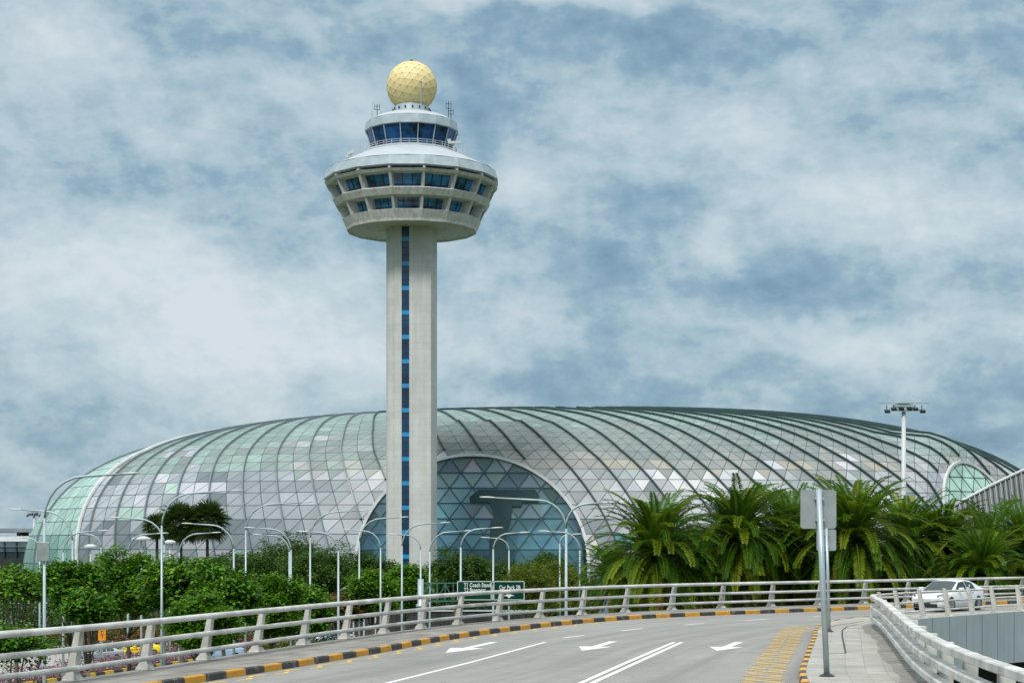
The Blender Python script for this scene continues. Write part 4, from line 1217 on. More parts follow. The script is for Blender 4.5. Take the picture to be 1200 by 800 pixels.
# rounded silver roof band
mb = MB(); a = tl(-60, 0).x; 
prof = [(6.0, 628), (2.5, 628.5), (.8, 630.5), (.2, 634)]; 
for x in (a - 20, tl(47, 0).x):
    for (y, p) in prof: mb.v.append((x, y, tl(0, p).z))
mb.f += [(i, 4 + i, 5 + i, 1 + i) for i in range(3)]
mb.build('roof_edge', 'terminal_light', tb)
tbox(-60, 634, 54, 646, 20, .3, 'glazed_band', 'term_glass')
tbox(-60, 646, 60, 653, 20, .5, 'window_band', 'car_glass')
tbox(-60, 653, 66, 668, 20, .2, 'dark_fascia', 'dark_fascia')
tbox(-60, 668, 64, 690, 16, 3, 'ground_storey', 'concrete_dark')
tbox(-60, 690, 62, 704, 14, 0, 'podium', 'terminal_grey')
tbox(-60, 618.5, 40, 623, 12, 5, 'roof_plant', 'terminal_grey'); tbox(9, 623, 15, 629, 5, 6, 'roof_plant_leg', 'dark'); tbox(33, 622, 39, 628, 5, 6, 'roof_plant_leg', 'dark'); tbox(-60, 627.5, 41, 629, 12, 4, 'roof_slab', 'terminal_light')
for x in (-20, -5, 5, 19, 33): tbox(x - .5, 634, x + .5, 653, .3, -.1, 'mullion', 'dark')
tbox(-60, 639.5, 54, 640.2, .3, -.08, 'transom', 'terminal_grey')
tbox(17, 684, 23, 691, .3, -.3, 'yellow_sign', 'taxi_yellow')
for x in (2, 9.5, 28): tbox(x, 672, x + 2, 690, .6, 1.5, 'column', 'terminal_light')
# right: terminal roof with louvres, sloping edge
bR = at(1160, 640, 150); bR.z = G
tr = thing('terminal_roof', 'curved louvred metal roof of another terminal sloping up to the right edge, in front of the dome', 'building', bR)
mb = MB(); mb2 = MB(); nseg = 26
top = [(1118, 592), (1150, 575), (1180, 560), (1200, 551), (1235, 538), (1290, 525)]
pts = catmull([(*t,) for t in top], 3.2)
rowsR = []
for p in pts:
    a = at(p.x, p.y, 150) - bR; rr_ = []
    for j in range(9):
        t = j / 8; rr_.append(Vector((a.x + 2.2 * t * t, -1.0 * math.sin(t * PI / 2) * 1.5 , a.z * (1 - t) + (tl(0, 640).z * 0 + 6.0) * t)))
    rowsR.append(rr_)
for i, r_ in enumerate(rowsR):
    for v in r_: mb.v.append(tuple(v))
    if i: mb.f += [(9 * (i - 1) + j, 9 * i + j, 9 * i + j + 1, 9 * (i - 1) + j + 1) for j in range(8)]
mb.build('roof', 'terminal_grey', tr)
S_ = []
for i in range(len(rowsR)):
    m_ = MB()
    if i % 1 == 0: m_.tube([v + Vector((0, -.12, 0)) for v in rowsR[i]], .05, 4)
    m_.build('louvre', 'terminal_light' if i % 2 == 0 else 'dark', tr)
m_ = MB(); m_.tube([r_[0] + Vector((0, -.1, .05)) for r_ in rowsR], .13, 6); m_.build('roof_edge', 'white_paint', tr)
m_ = MB(); m_.box((12, 6, 5), (36, 8, 10)); m_.build('wall', 'dark_fascia', tr)
m_ = MB(); m_.box((12, 1.6, 6.0), (36, .6, 2.0)); m_.build('window_band', 'tower_glass', tr)
# dark board at the right edge
bp_ = at(1198, 640, 105); bp_.z = G
pk = thing('advertising_board', 'tall dark back of a panel standing at the right edge behind the railing', 'panel', bp_)
a, b = at(1190, 648, 105) - bp_, at(1216, 716, 105) - bp_
mb = MB(); mb.box(((a.x + b.x) / 2, 0, (a.z + b.z) / 2), (b.x - a.x, .5, a.z - b.z)); mb.build('panel', 'dark_fascia', pk, bevel=.04)
mb = MB(); mb.box(((a.x + b.x) / 2, 0, b.z / 2), (.4, .4, b.z)); mb.build('post', 'dark', pk)

# ================================================================ LOWER GROUND
mb = MB(); mb.add([(-3000, -300, G), (3000, -300, G), (3000, 5000, G), (-3000, 5000, G)], [(0, 1, 2, 3)]); struct(mb.build('ground', 'ground'))
k0 = gp(40, 801.5, G); k1 = gp(210, 777.5, G); dr = (k1 - k0).normalized(); nr = Vector((-dr.y, dr.x, 0))
def low(s, o, z=0): q = k0 + dr * s + nr * o; return (q.x, q.y, G + z)
mb = MB(); mb.add([low(-60, 3.2, .02), low(95, 3.2, .02), low(95, 26, .02), low(-60, 26, .02)], [(0, 1, 2, 3)]); struct(mb.build('lower_road', 'conc_road'))
mb = MB(); mb.add([low(-60, -7, .02), low(95, -7, .02), low(95, -.2, .02), low(-60, -.2, .02)], [(0, 1, 2, 3)]); struct(mb.build('lower_road', 'conc_road'))
mb = MB(); uv = []
for i in range(156):
    a = low(-60 + i, -.2, .02); b = low(-60 + i, -.2, .28); c = low(-60 + i, .1, .28)
    mb.v += [a, b, c]; uv += [(i, 0), (i, .2), (i, .5)]
    if i: mb.f += [(3 * i - 3, 3 * i, 3 * i + 1, 3 * i - 2), (3 * i - 2, 3 * i + 1, 3 * i + 2, 3 * i - 1)]
struct(mb.build('kerb', 'kerb_low', uv=uv))
# grey slatted wall & fences behind the trees (left)
def fence(p0, p1, z0, z1, gap, mat, label, d):
    a = at(p0, 640, d); b = at(p1, 640, d); rt = thing('boundary_wall', label, 'wall', (a.x, a.y, G)); L = b.x - a.x
    mb = MB(); mb.box((L / 2, .2, (z0 + z1) / 2), (L, .12, z1 - z0)); mb.build('panel', mat, rt)
    mb = MB(); n = int(L / gap)
    for i in range(n + 1): mb.box((i * gap, .1, (z0 + z1) / 2), (.12, .1, z1 - z0))
    mb.build('slats', 'concrete_dark', rt)
    mb = MB(); mb.box((L / 2, .15, z1 + .08), (L + .2, .35, .16)); mb.build('coping', 'white_paint', rt)
def hz(py, d): return EYE + (HZ - py) * d / F - G
fence(-30, 62, hz(733, 215), hz(707, 215), .7, 'terminal_grey', 'pale slatted wall with a white coping at the lower left, behind the trees', 215)
fence(372, 470, hz(745, 190), hz(713, 190), .5, 'concrete_dark', 'dark slatted wall behind the railing left of the tower foot', 190)
fence(470, 620, hz(745, 205), hz(716, 205), .5, 'concrete_dark', 'dark slatted wall behind the railing under the green direction sign', 205)
# small white canopy left of the tower foot
D3 = 165; b3 = at(400, 640, D3); b3.z = G
cn = thing('canopy', 'small white sloping canopy on thin posts left of the tower foot', 'canopy', b3)
a, b, c = at(399, 690, D3) - b3, at(413, 682.5, D3) - b3, at(440, 681.5, D3) - b3
mb = MB(); mb.add([tuple(a), tuple(b), (b.x, b.y + 4, b.z), (a.x, a.y + 4, a.z), (a.x, a.y, a.z - .15), (b.x, b.y, b.z - .15), (b.x, b.y + 4, b.z - .15), (a.x, a.y + 4, a.z - .15)], [(0, 1, 2, 3), (7, 6, 5, 4), (0, 4, 5, 1), (3, 2, 6, 7), (0, 3, 7, 4)])
mb.box(((b.x + c.x) / 2, 2, b.z), (c.x - b.x, 4, .15)); mb.build('roof', 'roof_white', cn)
for x in (b.x + .1, c.x, (b.x + c.x) / 2):
    mb = MB(); mb.box((x, 0, b.z / 2), (.12, .12, b.z)); mb.build('post', 'white_paint', cn)
# orange notice board
D4 = 150; b4 = at(119.5, 640, D4); b4.z = G
on = thing('notice_board', 'orange notice board with a dark top strip on a post beyond the railing', 'sign', b4)
a, b = at(115, 736.5, D4) - b4, at(124, 750, D4) - b4
mb = MB(); mb.box((0, 0, (a.z + b.z) / 2), (b.x - a.x, .06, a.z - b.z)); bd = mb.build('board', 'orange', on)
mb = MB(); mb.box((0, 0, a.z + .08), (b.x - a.x + .05, .08, .2)); mb.build('top_strip', 'tower_glass', on)
mb = MB(); mb.box((0, .08, b.z / 2), (.07, .07, b.z)); mb.build('post', 'galv', on)
mb = MB()
for (x, z, w, h_) in ((0, .42, .22, .05), (-.02, .28, .05, .2), (.04, .1, .28, .05), (0, -.08, .18, .05), (.05, -.24, .05, .18)): mb.box((x * .9, -.04, (a.z + b.z) / 2 + z * .75), (w, .02, h_))
mb.build('symbol', 'dark', bd)
# dark red notice in the wall
D5 = 205; b5 = at(32, 640, D5); b5.z = G
rn = thing('notice_board', 'small dark board with two orange lines in front of the pale slatted wall', 'sign', b5)
a, b = at(26, 714, D5) - b5, at(38, 724, D5) - b5
mb = MB(); mb.box((0, 0, (a.z + b.z) / 2), (b.x - a.x, .1, a.z - b.z)); bd = mb.build('board', 'dark', rn)
mb = MB(); mb.box((0, -.08, (a.z + b.z) / 2 + .05), (.8, .02, .09)); mb.box((0, -.08, (a.z + b.z) / 2 - .15), (.7, .02, .07)); mb.build('stripe', 'orange', bd)
mb = MB(); mb.box((-.4, .1, b.z / 2), (.08, .08, b.z)); mb.box((.4, .1, b.z / 2), (.08, .08, b.z)); mb.build('post', 'galv', rn)

# ================================================================ CARS
def make_car(name, label, cat, paint, sedan=True, L=4.6, W=1.78, Ht=1.47):
    root = thing(name, label, cat)
    # stations from the nose (x=0) to the tail; belt & roof heights as fractions
    X = [0, .03, .10, .18, .245, .44, .56, .70, .80, .90, .97, 1.0]
    belt = [.40, .49, .54, .58, .61, .64, .665, .68, .70, .72, .70, .60]
    roof = [.40, .50, .56, .605, .635, .955, 1.0, .975, .905, .79, .715, .60]
    wid = [.72, .86, .95, .985, 1, 1, 1, 1, .99, .96, .90, .80]
    rw = [.70, .80, .86, .88, .86, .70, .68, .67, .68, .72, .76, .72]
    bot = [.17, .13, .12, .12, .12, .12, .12, .12, .12, .13, .17, .22]
    hw = W / 2; rowsC = []
    mb = MB()
    for i, x in enumerate(X):
        xx = x * L; B, Rf, w, r, bt = belt[i] * Ht, roof[i] * Ht, wid[i] * hw, rw[i] * hw, bot[i] * Ht
        half = [(w * .86, bt), (w * .975, bt + .06), (w, bt + (B - bt) * .45), (w * .985, B - .06), (w * .94, B), (r, Rf - .035 if Rf - B > .1 else Rf - .01), (r * .55, Rf + .0), (0, Rf + .012)]
        pts = [(xx, y, z) for y, z in half] + [(xx, -y, z) for y, z in reversed(half[:-1])]
        rowsC.append(len(mb.v)); mb.v += pts
    n = 15; glass = MB()
    cab = range(4, 9)
    for i in range(len(X) - 1):
        for j in range(n - 1):
            a, b = rowsC[i], rowsC[i + 1]; f = (a + j, a + j + 1, b + j + 1, b + j)
            mb.f.append(f)
        mb.f.append((rowsC[i] + n - 1, rowsC[i], rowsC[i + 1], rowsC[i + 1] + n - 1))
    mb.f += [tuple(rowsC[0] + q for q in reversed(range(n))), tuple(rowsC[-1] + q for q in range(n))]
    body = mb.build('body', paint, root, smooth=True)
    V_ = mb.v
    def P_(i, j): return Vector(V_[rowsC[i] + j])
    def pane(quads, name_):
        g = MB()
        for q in quads:
            nn = (q[1] - q[0]).cross(q[2] - q[0]).normalized(); c = sum(q, Vector()) / len(q)
            if nn.dot(c - Vector((L / 2, 0, Ht * .45))) < 0: nn = -nn
            g.add([v + nn * .022 for v in q] + [v - nn * .03 for v in q], [(0, 1, 2, 3), (7, 6, 5, 4), (0, 4, 5, 1), (1, 5, 6, 2), (2, 6, 7, 3), (3, 7, 4, 0)])
        return g.build(name_, 'car_glass', root)
    def lerp(a, b, t): return a + (b - a) * t
    def curved(ia, ib, t0, t1, name_):
        ins = .09; js = [5, 6, 7, 8, 9]; lo = [lerp(P_(ia, j), P_(ib, j), t0) for j in js]; hi = [lerp(P_(ia, j), P_(ib, j), t1) for j in js]
        for L_ in (lo, hi):
            L_[0] = lerp(L_[0], L_[1], .16); L_[-1] = lerp(L_[-1], L_[-2], .16)
        pane([[lo[q], lo[q + 1], hi[q + 1], hi[q]] for q in range(4)], name_)
    curved(4, 5, .05, .93, 'windscreen'); curved(9, 7, .12, .92, 'rear_window')
    for (jb, jr) in ((4, 5), (10, 9)):
        for (i0, i1, t0, t1, u0, u1) in ((4, 6, .12, .96, .72, .96), (6, 8, .03, .75, .03, .72)):
            lo0, lo1 = lerp(P_(i0, jb), P_(i1, jb), t0), lerp(P_(i0, jb), P_(i1, jb), t1)
            hi0, hi1 = lerp(P_(5 if i0 == 4 else i0, jr), P_(i1, jr), .08 if i0 == 4 else u0), lerp(P_(i0, jr), P_(i1, jr), u1)
            q = [lerp(lo0, hi0, .06), lerp(lo1, hi1, .06), lerp(lo1, hi1, .9), lerp(lo0, hi0, .9)]
            pane([q], 'side_window')
    # wheels
    for x in (.19 * L, .80 * L):
        for s in (-1, 1):
            mb = MB(); y0 = s * (hw - .20); prof = [(.20, 0), (.31, .0), (.325, .03), (.325, .19), (.31, .215), (.20, .215)]
            m = len(prof); N2 = 22
            for (r, t) in prof:
                for k in range(N2): a = 2 * PI * k / N2; mb.v.append((x + r * math.cos(a), y0 + s * t, .325 + r * math.sin(a)))
            mb.f += [(i * N2 + k, i * N2 + (k + 1) % N2, (i + 1) * N2 + (k + 1) % N2, (i + 1) * N2 + k) for i in range(m - 1) for k in range(N2)]
            ty = MB(); ty.v = mb.v; ty.f = mb.f; tyre = ty.build('wheel', 'rubber', root)
            rm = MB(); N3 = 20; rm.v = [(x + .205 * math.cos(2 * PI * k / N3), y0 + s * .19, .325 + .205 * math.sin(2 * PI * k / N3)) for k in range(N3)]; rm.f = [tuple(range(N3))]
            rm.build('rim_back', 'dark', tyre)
            rm = MB()
            for k in range(10): a = 2 * PI * k / 10; rm.beam((x + .04 * math.cos(a), y0 + s * .205, .325 + .04 * math.sin(a)), (x + .20 * math.cos(a), y0 + s * .205, .325 + .20 * math.sin(a)), .045, .03, up=(0, 1, 0))
            rm.tube([(x + .205 * math.cos(2 * PI * k / N3), y0 + s * .205, .325 + .205 * math.sin(2 * PI * k / N3)) for k in range(N3)], .016, 5, closed=True)
            rm.build('rim', 'car_silver', tyre)
            am = MB(); am.lathe([(.37, 0), (.37, .01)], 24); am.v = [(x + vx, s * (hw * .985) + s * vz * .6, .335 + vy) for vx, vy, vz in am.v]; am.v = [(a_, b_ , max(c_, .2)) for a_, b_, c_ in am.v]; am.build('wheel_arch', 'dark', root)
    z1 = .48 * Ht
    for s in (-1, 1):
        mb = MB(); mb.add([(.10, s * hw * .60, z1 - .02), (.30, s * hw * .90, z1 + .0), (.62, s * hw * .975, z1 + .17), (.36, s * hw * .84, z1 + .13), (.14, s * hw * .62, z1 + .06),
                           (.06, s * hw * .60, z1 - .02), (.24, s * (hw * .90 + .03), z1 + .0), (.58, s * (hw * .975 + .03), z1 + .17), (.30, s * (hw * .84 + .03), z1 + .15), (.10, s * hw * .62, z1 + .08)],
                          [(5, 6, 7, 8, 9), (0, 1, 6, 5), (1, 2, 7, 6), (2, 3, 8, 7), (3, 4, 9, 8), (4, 0, 5, 9)]); mb.build('headlight', 'head_lens', root)
        mb = MB(); mb.box((.36 * L - .05, s * (hw + .12), .70 * Ht), (.12, .24, .15)); mb.build('wing_mirror', paint, root, bevel=.03)
        mb = MB(); mb.box((L - .12, s * hw * .70, .60 * Ht), (.12, .40, .14)); mb.build('tail_light', 'red', root, bevel=.02)
        mb = MB()
        for xh in (.52, .66): mb.box((xh * L, s * (hw + .005), .60 * Ht), (.16, .03, .03))
        mb.build('door_handle', 'lamp_head', root)
    mb = MB(); mb.box((.03, 0, .20 * Ht), (.14, W * .66, .17)); mb.build('grille', 'rubber', root, bevel=.02)
    mb = MB(); mb.box((-.03, 0, .31 * Ht), (.03, .50, .12)); mb.build('licence_plate', 'dark', root)
    return root
pc = gp(1068, 717.3, 0)
hd = math.atan2(-.766, -.643)       # nose direction
car = make_car('parked_car', 'white hatchback sedan seen from the front quarter on the far ramp at right', 'car', 'car_white')
# nose is at local x=0 looking to -x : rotate so that -x local points along heading
ang = hd + PI
nose = Vector((18.95, 80.2, 0))
car.location = nose + Vector((0, 0, .0)); car.rotation_euler = (0, 0, ang); car.name = 'white_car'
def low_car(px, py, paint, label, rz, name='parked_car', cat='car', grp=None):
    c = make_car(name, label, cat, paint); p = gp(px, py, G); c.location = (p.x, p.y, G + .03); c.rotation_euler = (0, 0, rz); return c
da = math.atan2(dr.y, dr.x)
tx = low_car(141, 768, 'taxi_yellow', 'bright yellow taxi with red lettering on its side on the lower road', da + .0, 'taxi', 'taxi')
tx.rotation_euler.z = .30; tx.scale = (.85,) * 3
mb = MB(); mb.box((2.4, 0, 1.53), (.35, .9, .16)); mb.build('roof_sign', 'taxi_yellow', tx, bevel=.03)
mb = MB()
for i, w in enumerate((.16, .2, .12, .2, .16, .2, .14, .2)): mb.box((1.0 + i * .27, -.905, .72), (w, .02, .15))
mb.build('side_lettering', 'red', tx)
low_car(96, 774, 'car_silver', 'silver car left of the yellow taxi on the lower road', .45).scale = (.82,) * 3
low_car(134, 754, 'car_red', 'red car beyond the yellow taxi, half hidden by a bush', .1)
low_car(228, 773, 'car_blue', 'pale blue car under the trees, seen through the railing right of the second left lamp', .25)
low_car(366, 756, 'car_blue', 'pale blue car below the railing left of the tower', .3)
low_car(396, 752, 'car_red', 'red car below the railing just right of the pale blue one', .3)
# far tower-side guard posts
# ================================================================ VEGETATION
def leaves(rng, cen, nrm, size, aspect=.55, colr=None, fold=.25):
    """cen (n,3), nrm (n,3) -> folded rhombus leaves (2 tris as one quad of 4 verts)"""
    n = len(cen); rv = rng.normal(size=(n, 3)); t = np.cross(nrm, rv); t /= np.linalg.norm(t, axis=1, keepdims=True) + 1e-9
    b = np.cross(nrm, t); s = (size * rng.uniform(.7, 1.3, n))[:, None]
    v0 = cen - t * s * .5; v2 = cen + t * s * .5 - nrm * s * .12; v1 = cen + b * s * aspect * .5 + nrm * s * fold * .3; v3 = cen - b * s * aspect * .5 + nrm * s * fold * .3
    V = np.stack([v0, v1, v2, v3], 1).reshape(-1, 3); Fc = np.arange(n * 4).reshape(n, 4)
    C = np.repeat(colr, 4, axis=0) if colr is not None else None
    return V, Fc, C
def crown(seed, rx, ry, rz, nl, nleaf, size, mat, name='crown', parent=None, cz=0, flat=.6, lobe=.36, under=.25, yellow=.12):
    rng = np.random.default_rng(seed); cs = []; ns = []; co = []
    lob = []
    for i in range(nl):
        while True:
            p = rng.uniform(-1, 1, 3)
            if .15 < np.linalg.norm(p) < 1.0 and p[2] > -under * 2: break
        p = p * (.80 if i % 3 else .95); lob.append((p * np.array([rx, ry, rz]), lobe * rng.uniform(.6, 1.35)))
    per = nleaf // nl
    for (c, r) in lob:
        R3 = np.array([rx, ry, rx * flat + rz * (1 - flat)]) * r; R3[2] = min(R3[2], rz * .8)
        # twig clumps on the lobe shell
        nt = max(8, per // 14); d = rng.normal(size=(nt, 3)); d[:, 2] = np.abs(d[:, 2]) * 1.0 - .35; d /= np.linalg.norm(d, axis=1, keepdims=True)
        rad = rng.uniform(.72, 1.12, nt)[:, None]; tc = c + d * R3 * rad
        cl = rng.uniform(0, 1, nt); yl = (rng.uniform(0, 1, nt) < yellow) * rng.uniform(.3, .9, nt)
        k = per // nt
        for q in range(k):
            off = rng.normal(size=(nt, 3)) * np.array([1, 1, .55]) * size * 1.15
            nn = d * .6 + np.array([0, 0, .9]) + rng.normal(size=(nt, 3)) * .5; nn /= np.linalg.norm(nn, axis=1, keepdims=True)
            cs.append(tc + off); ns.append(nn); co.append(np.stack([np.clip(cl + rng.normal(size=nt) * .18, 0, 1), yl, cl * 0], 1))
    V, Fc, C = leaves(rng, np.concatenate(cs), np.concatenate(ns), size, colr=np.concatenate(co))
    V[:, 2] += cz
    return np_mesh(name, V, Fc, mat, parent, C), lob
def tree(loc, label, seed, rx, rz, hgt, mat, nleaf=7000, size=.34, group=None, ry=None, nl=26, flat=.6, cat='tree', name='tree', yellow=.12, lobe=.36):
    rt = thing(name, label, cat, loc, 0, group)
    cz = hgt - rz
    c, lob = crown(seed, rx, ry or rx * .8, rz, nl, nleaf, size, mat, parent=rt, cz=cz, flat=flat, yellow=yellow, lobe=lobe)
    mb = MB(); mb.tube([(0, 0, -.2), (.1, 0, hgt * .25), (-.05, .1, hgt * .45)], [.18, .14, .12], 9)
    for (p, r) in lob[::5]:
        e = Vector((p[0], p[1], p[2] + cz)); s = Vector((-.03, .05, hgt * .42)); m = s.lerp(e, .5) + Vector((0, 0, -.25 * (e - s).length * .3))
        mb.tube([s, m, e], [.08, .05, .02], 6)
    mb.build('trunk', 'bark', rt, smooth=True)
    return rt
GR = 'leafy trees behind the left railing'
spec = [ # px, pytop, d, rx(px), label, mat, seed
 (18, 668, 120, 52, 'leafy green tree at the left edge below the terminal building', 1),
 (82, 652, 112, 48, 'leafy green tree just right of the nearest lamp, with forked bare trunk', 2),
 (150, 643, 118, 50, 'leafy green tree with a high tuft left of the two fan palms', 3),
 (212, 654, 115, 52, 'leafy green tree below the two fan palms', 4),
 (262, 660, 110, 46, 'leafy green tree between the fan palms and the dark trees', 5),
 (318, 672, 122, 46, 'leafy green tree in front of the wide dark tree mass', 6),
 (352, 684, 130, 36, 'leafy green tree at the right end of the row, above the railing', 7),
 (103, 693, 100, 26, 'low leafy green tree in front, above the orange notice board', 8),
 (238, 700, 100, 44, 'low leafy green tree in front, third lamp rising at its right', 9)]
for (px, pt, d, rpx, lab, sd) in spec:
    s = d / F; top = EYE + (HZ - pt) * s - G; rx = rpx * s
    b = at(px, 640, d); b.z = G
    if sd == 1: s *= 1.0
    tree(b, lab, sd * 7, rx * (.92 if sd % 2 else .86), (1.3 if sd == 1 else 2.1 if sd == 2 else (2.9, 2.3, 2.6)[sd % 3]) if sd < 8 else (1.1 if sd == 8 else 1.9), top, 'leaf_bright' if sd in (3, 6, 9) else 'leaf_tree', 15000 if sd not in (1, 8) else 6000, (.27, .34, .30)[sd % 3], GR, nl=30 + 3 * sd, lobe=(.22, .26, .20)[sd % 3], yellow=(.08, .2, .12)[sd % 3])
# foliage low at the bottom-left corner
b = gp(8, 900, G); b = at(6, 640, 62); b.z = G
tree(b, 'leafy branch of a small tree at the bottom left corner, close behind the railing', 99, 1.5, .9, EYE - G - 93 * 62 / F, 'leaf_tree', 3500, .17, nl=12)
# darker, rounder trees in the middle distance
for (px, pt, d, rpx, rz, mat, lab, sd) in (
    (345, 632, 225, 66, 3.4, 'leaf_dark', 'wide flat-topped dark green tree in front of the lower dome', 31),
    (300, 650, 205, 42, 3.0, 'leaf_dark', 'rounded dark green tree left of the wide flat-topped one', 32),
    (372, 652, 205, 44, 3.0, 'leaf_dark', 'rounded dark green tree under the right end of the wide flat-topped one', 33),
    (430, 655, 215, 36, 2.6, 'leaf_dark', 'rounded dark green tree left of the tower foot, before the arch', 34),
    (262, 655, 215, 40, 2.6, 'leaf_dark', 'dark green tree behind the fan palm trunks', 36),
    (540, 650, 215, 38, 2.8, 'leaf_dark', 'dark green tree right of the tower foot', 35),
    (590, 655, 220, 36, 2.8, 'leaf_dark', 'dark green tree behind the green direction sign', 37),
    (640, 652, 222, 34, 2.6, 'leaf_dark', 'dark green tree behind the olive bush, right of the sign', 38),
    (437, 672, 150, 26, 2.2, 'leaf_bright', 'bright green bushy tree left of the tower shaft', 41),
    (474, 664, 160, 22, 2.4, 'leaf_bright', 'taller bright green tree in front of the tower shaft', 42),
    (533, 655, 190, 20, 2.4, 'leaf_dark', 'narrow dark green tree beside the right side of the tower shaft', 43),
    (626, 655, 135, 46, 2.6, 'leaf_olive', 'large olive green bushy tree right of the green direction sign', 44),
    (668, 668, 150, 30, 2.4, 'leaf_olive', 'olive green tree behind the double-armed lamp', 45),
    (396, 695, 150, 30, 1.5, 'leaf_brown', 'low brownish shrub tree left of the bright green one', 46)):
    s = d / F; top = EYE + (HZ - pt) * s - G; b = at(px, 640, d); b.z = G
    tree(b, lab, sd, rpx * s, rz, top, mat, 15000 if mat != 'leaf_olive' else 16000, .33 if mat != 'leaf_olive' else .16, 'trees in front of the dome', nl=26, lobe=.34)
# hedges / ground cover: stuff
def mass(name, x0, x1, d, h0, h1, mat, n, size, seed, dep=3.0, lump=2.0):
    rng = np.random.default_rng(seed); a = at(x0, 640, d).x; b = at(x1, 640, d).x
    x = rng.uniform(a, b, n); u = rng.uniform(0, 1, n) ** .6
    top = h1 - (h1 - h0) * .35 * (.5 + .5 * np.sin(x / lump + 2 * np.sin(x / lump / 2.3)))
    y = rng.uniform(-dep / 2, dep / 2, n); z = h0 + (top - h0) * u * np.sqrt(np.clip(1 - (y / dep * 1.7) ** 2, .1, 1))
    C = np.stack([rng.uniform(0, 1, n), (rng.uniform(0, 1, n) < .3) * rng.uniform(.4, 1, n), z * 0], 1)
    nn = rng.normal(size=(n, 3)) * .6 + np.array([0, -.3, .8]); nn /= np.linalg.norm(nn, axis=1, keepdims=True)
    V, Fc, CC = leaves(rng, np.stack([x, y + d, z + G], 1), nn, size, colr=C)
    return struct(np_mesh(name, V, Fc, mat, None, CC), 'stuff')
mass('dark_hedge', 220, 700, 232, 0, 7.6, 'leaf_dark', 30000, .42, 51, 5, 6)
mass('brown_shrubs', -40, 300, 176, 0, 2.6, 'leaf_brown', 12000, .28, 52, 3)
mass('low_shrubs', 300, 700, 150, 0, 3.0, 'leaf_olive', 16000, .26, 53, 3)
mass('dark_undergrowth', -60, 420, 200, 0, 5.4, 'leaf_dark', 20000, .36, 54, 4, 4)
mass('dark_undergrowth', 715, 1240, 122, 0, 12.0, 'leaf_dark', 45000, .42, 55, 3, 5)
# flower bed along the lower kerb
def bed(o0, o1, name, mat, n, h, seed, s0=-60, s1=95, yel=.25):
    rng = np.random.default_rng(seed); s = rng.uniform(s0, s1, n); o = rng.uniform(o0, o1, n)
    z = rng.uniform(.05, 1, n) ** .7 * h * (.65 + .35 * np.sin(s * 1.3) * np.sin(s * .37 + 1))
    c = np.array(k0[:])[None] + np.array(dr[:])[None] * s[:, None] + np.array(nr[:])[None] * o[:, None]; c[:, 2] = G + z
    C = np.stack([rng.uniform(0, 1, n), (rng.uniform(0, 1, n) < yel) * 1.0, z * 0], 1)
    nn = rng.normal(size=(n, 3)) + np.array([0, -.3, .6]); nn /= np.linalg.norm(nn, axis=1, keepdims=True)
    V, Fc, CC = leaves(rng, c, nn, .15, .8, C); return struct(np_mesh(name, V, Fc, mat, None, CC), 'stuff')
bed(.2, 3.0, 'flower_bed', 'flowers', 34000, 1.5, 61)
bed(26, 29, 'brown_hedge', 'leaf_brown', 12000, 1.8, 62, yel=.3)

# ---------------------------------------------------------------- palms
def frond(rng, L, th0, droop, az, nl, ll, w, colv, yv):
    """returns quads V,F,C of one feather frond in crown coordinates"""
    n = nl; t = np.linspace(.12, 1, n)
    th = th0 - droop * t ** 1.9                          # elevation angle along the rachis
    ds = L / n; x = np.cumsum(np.cos(th) * ds); z = np.cumsum(np.sin(th) * ds)
    ca, sa = math.cos(az), math.sin(az)
    fwd = np.stack([np.cos(th) * ca, np.cos(th) * sa, np.sin(th)], 1)
    side = np.array([-sa, ca, 0.0]); up = np.cross(fwd, side); up *= np.sign(up[:, 2:3] + 1e-6)
    pos = np.stack([x * ca, x * sa, z], 1)
    prof = np.sin(np.clip(t, 0, 1) ** .75 * PI * .93) ** .55 * ll * (1 - .2 * t)
    Vs = []; Cs = []
    for sg in (-1, 1):
        lf = fwd * .52 + side * sg * .80 + up * rng.uniform(.12, .32, n)[:, None] + rng.normal(size=(n, 3)) * .05
        lf /= np.linalg.norm(lf, axis=1, keepdims=True); ln = (prof * rng.uniform(.8, 1.1, n))[:, None]
        wv = np.cross(lf, up + side * sg * .5); wv /= np.linalg.norm(wv, axis=1, keepdims=True)
        mid = pos + lf * ln * .55; tip = pos + lf * ln - np.array([0, 0, .16]) * ln
        Vs.append(np.stack([pos - wv * w * .4, mid - wv * w, tip, mid + wv * w], 1)); Cs.append(np.stack([np.clip(colv + rng.normal(size=n) * .1 + (t - .5) * .2, 0, 1), np.full(n, yv) * np.clip(t * 1.4, 0, 1), t * 0], 1))
    # rachis ribbon
    rw = (.045 * (1 - t * .8))[:, None]
    a = pos - side * rw; b = pos + side * rw
    Vs.append(np.stack([a[:-1], b[:-1], b[1:], a[1:]], 1)); Cs.append(np.stack([np.full(n - 1, .8), np.full(n - 1, .5), np.zeros(n - 1)], 1))
    V = np.concatenate(Vs); C = np.concatenate(Cs)
    return V.reshape(-1, 3), np.repeat(C, 4, axis=0)
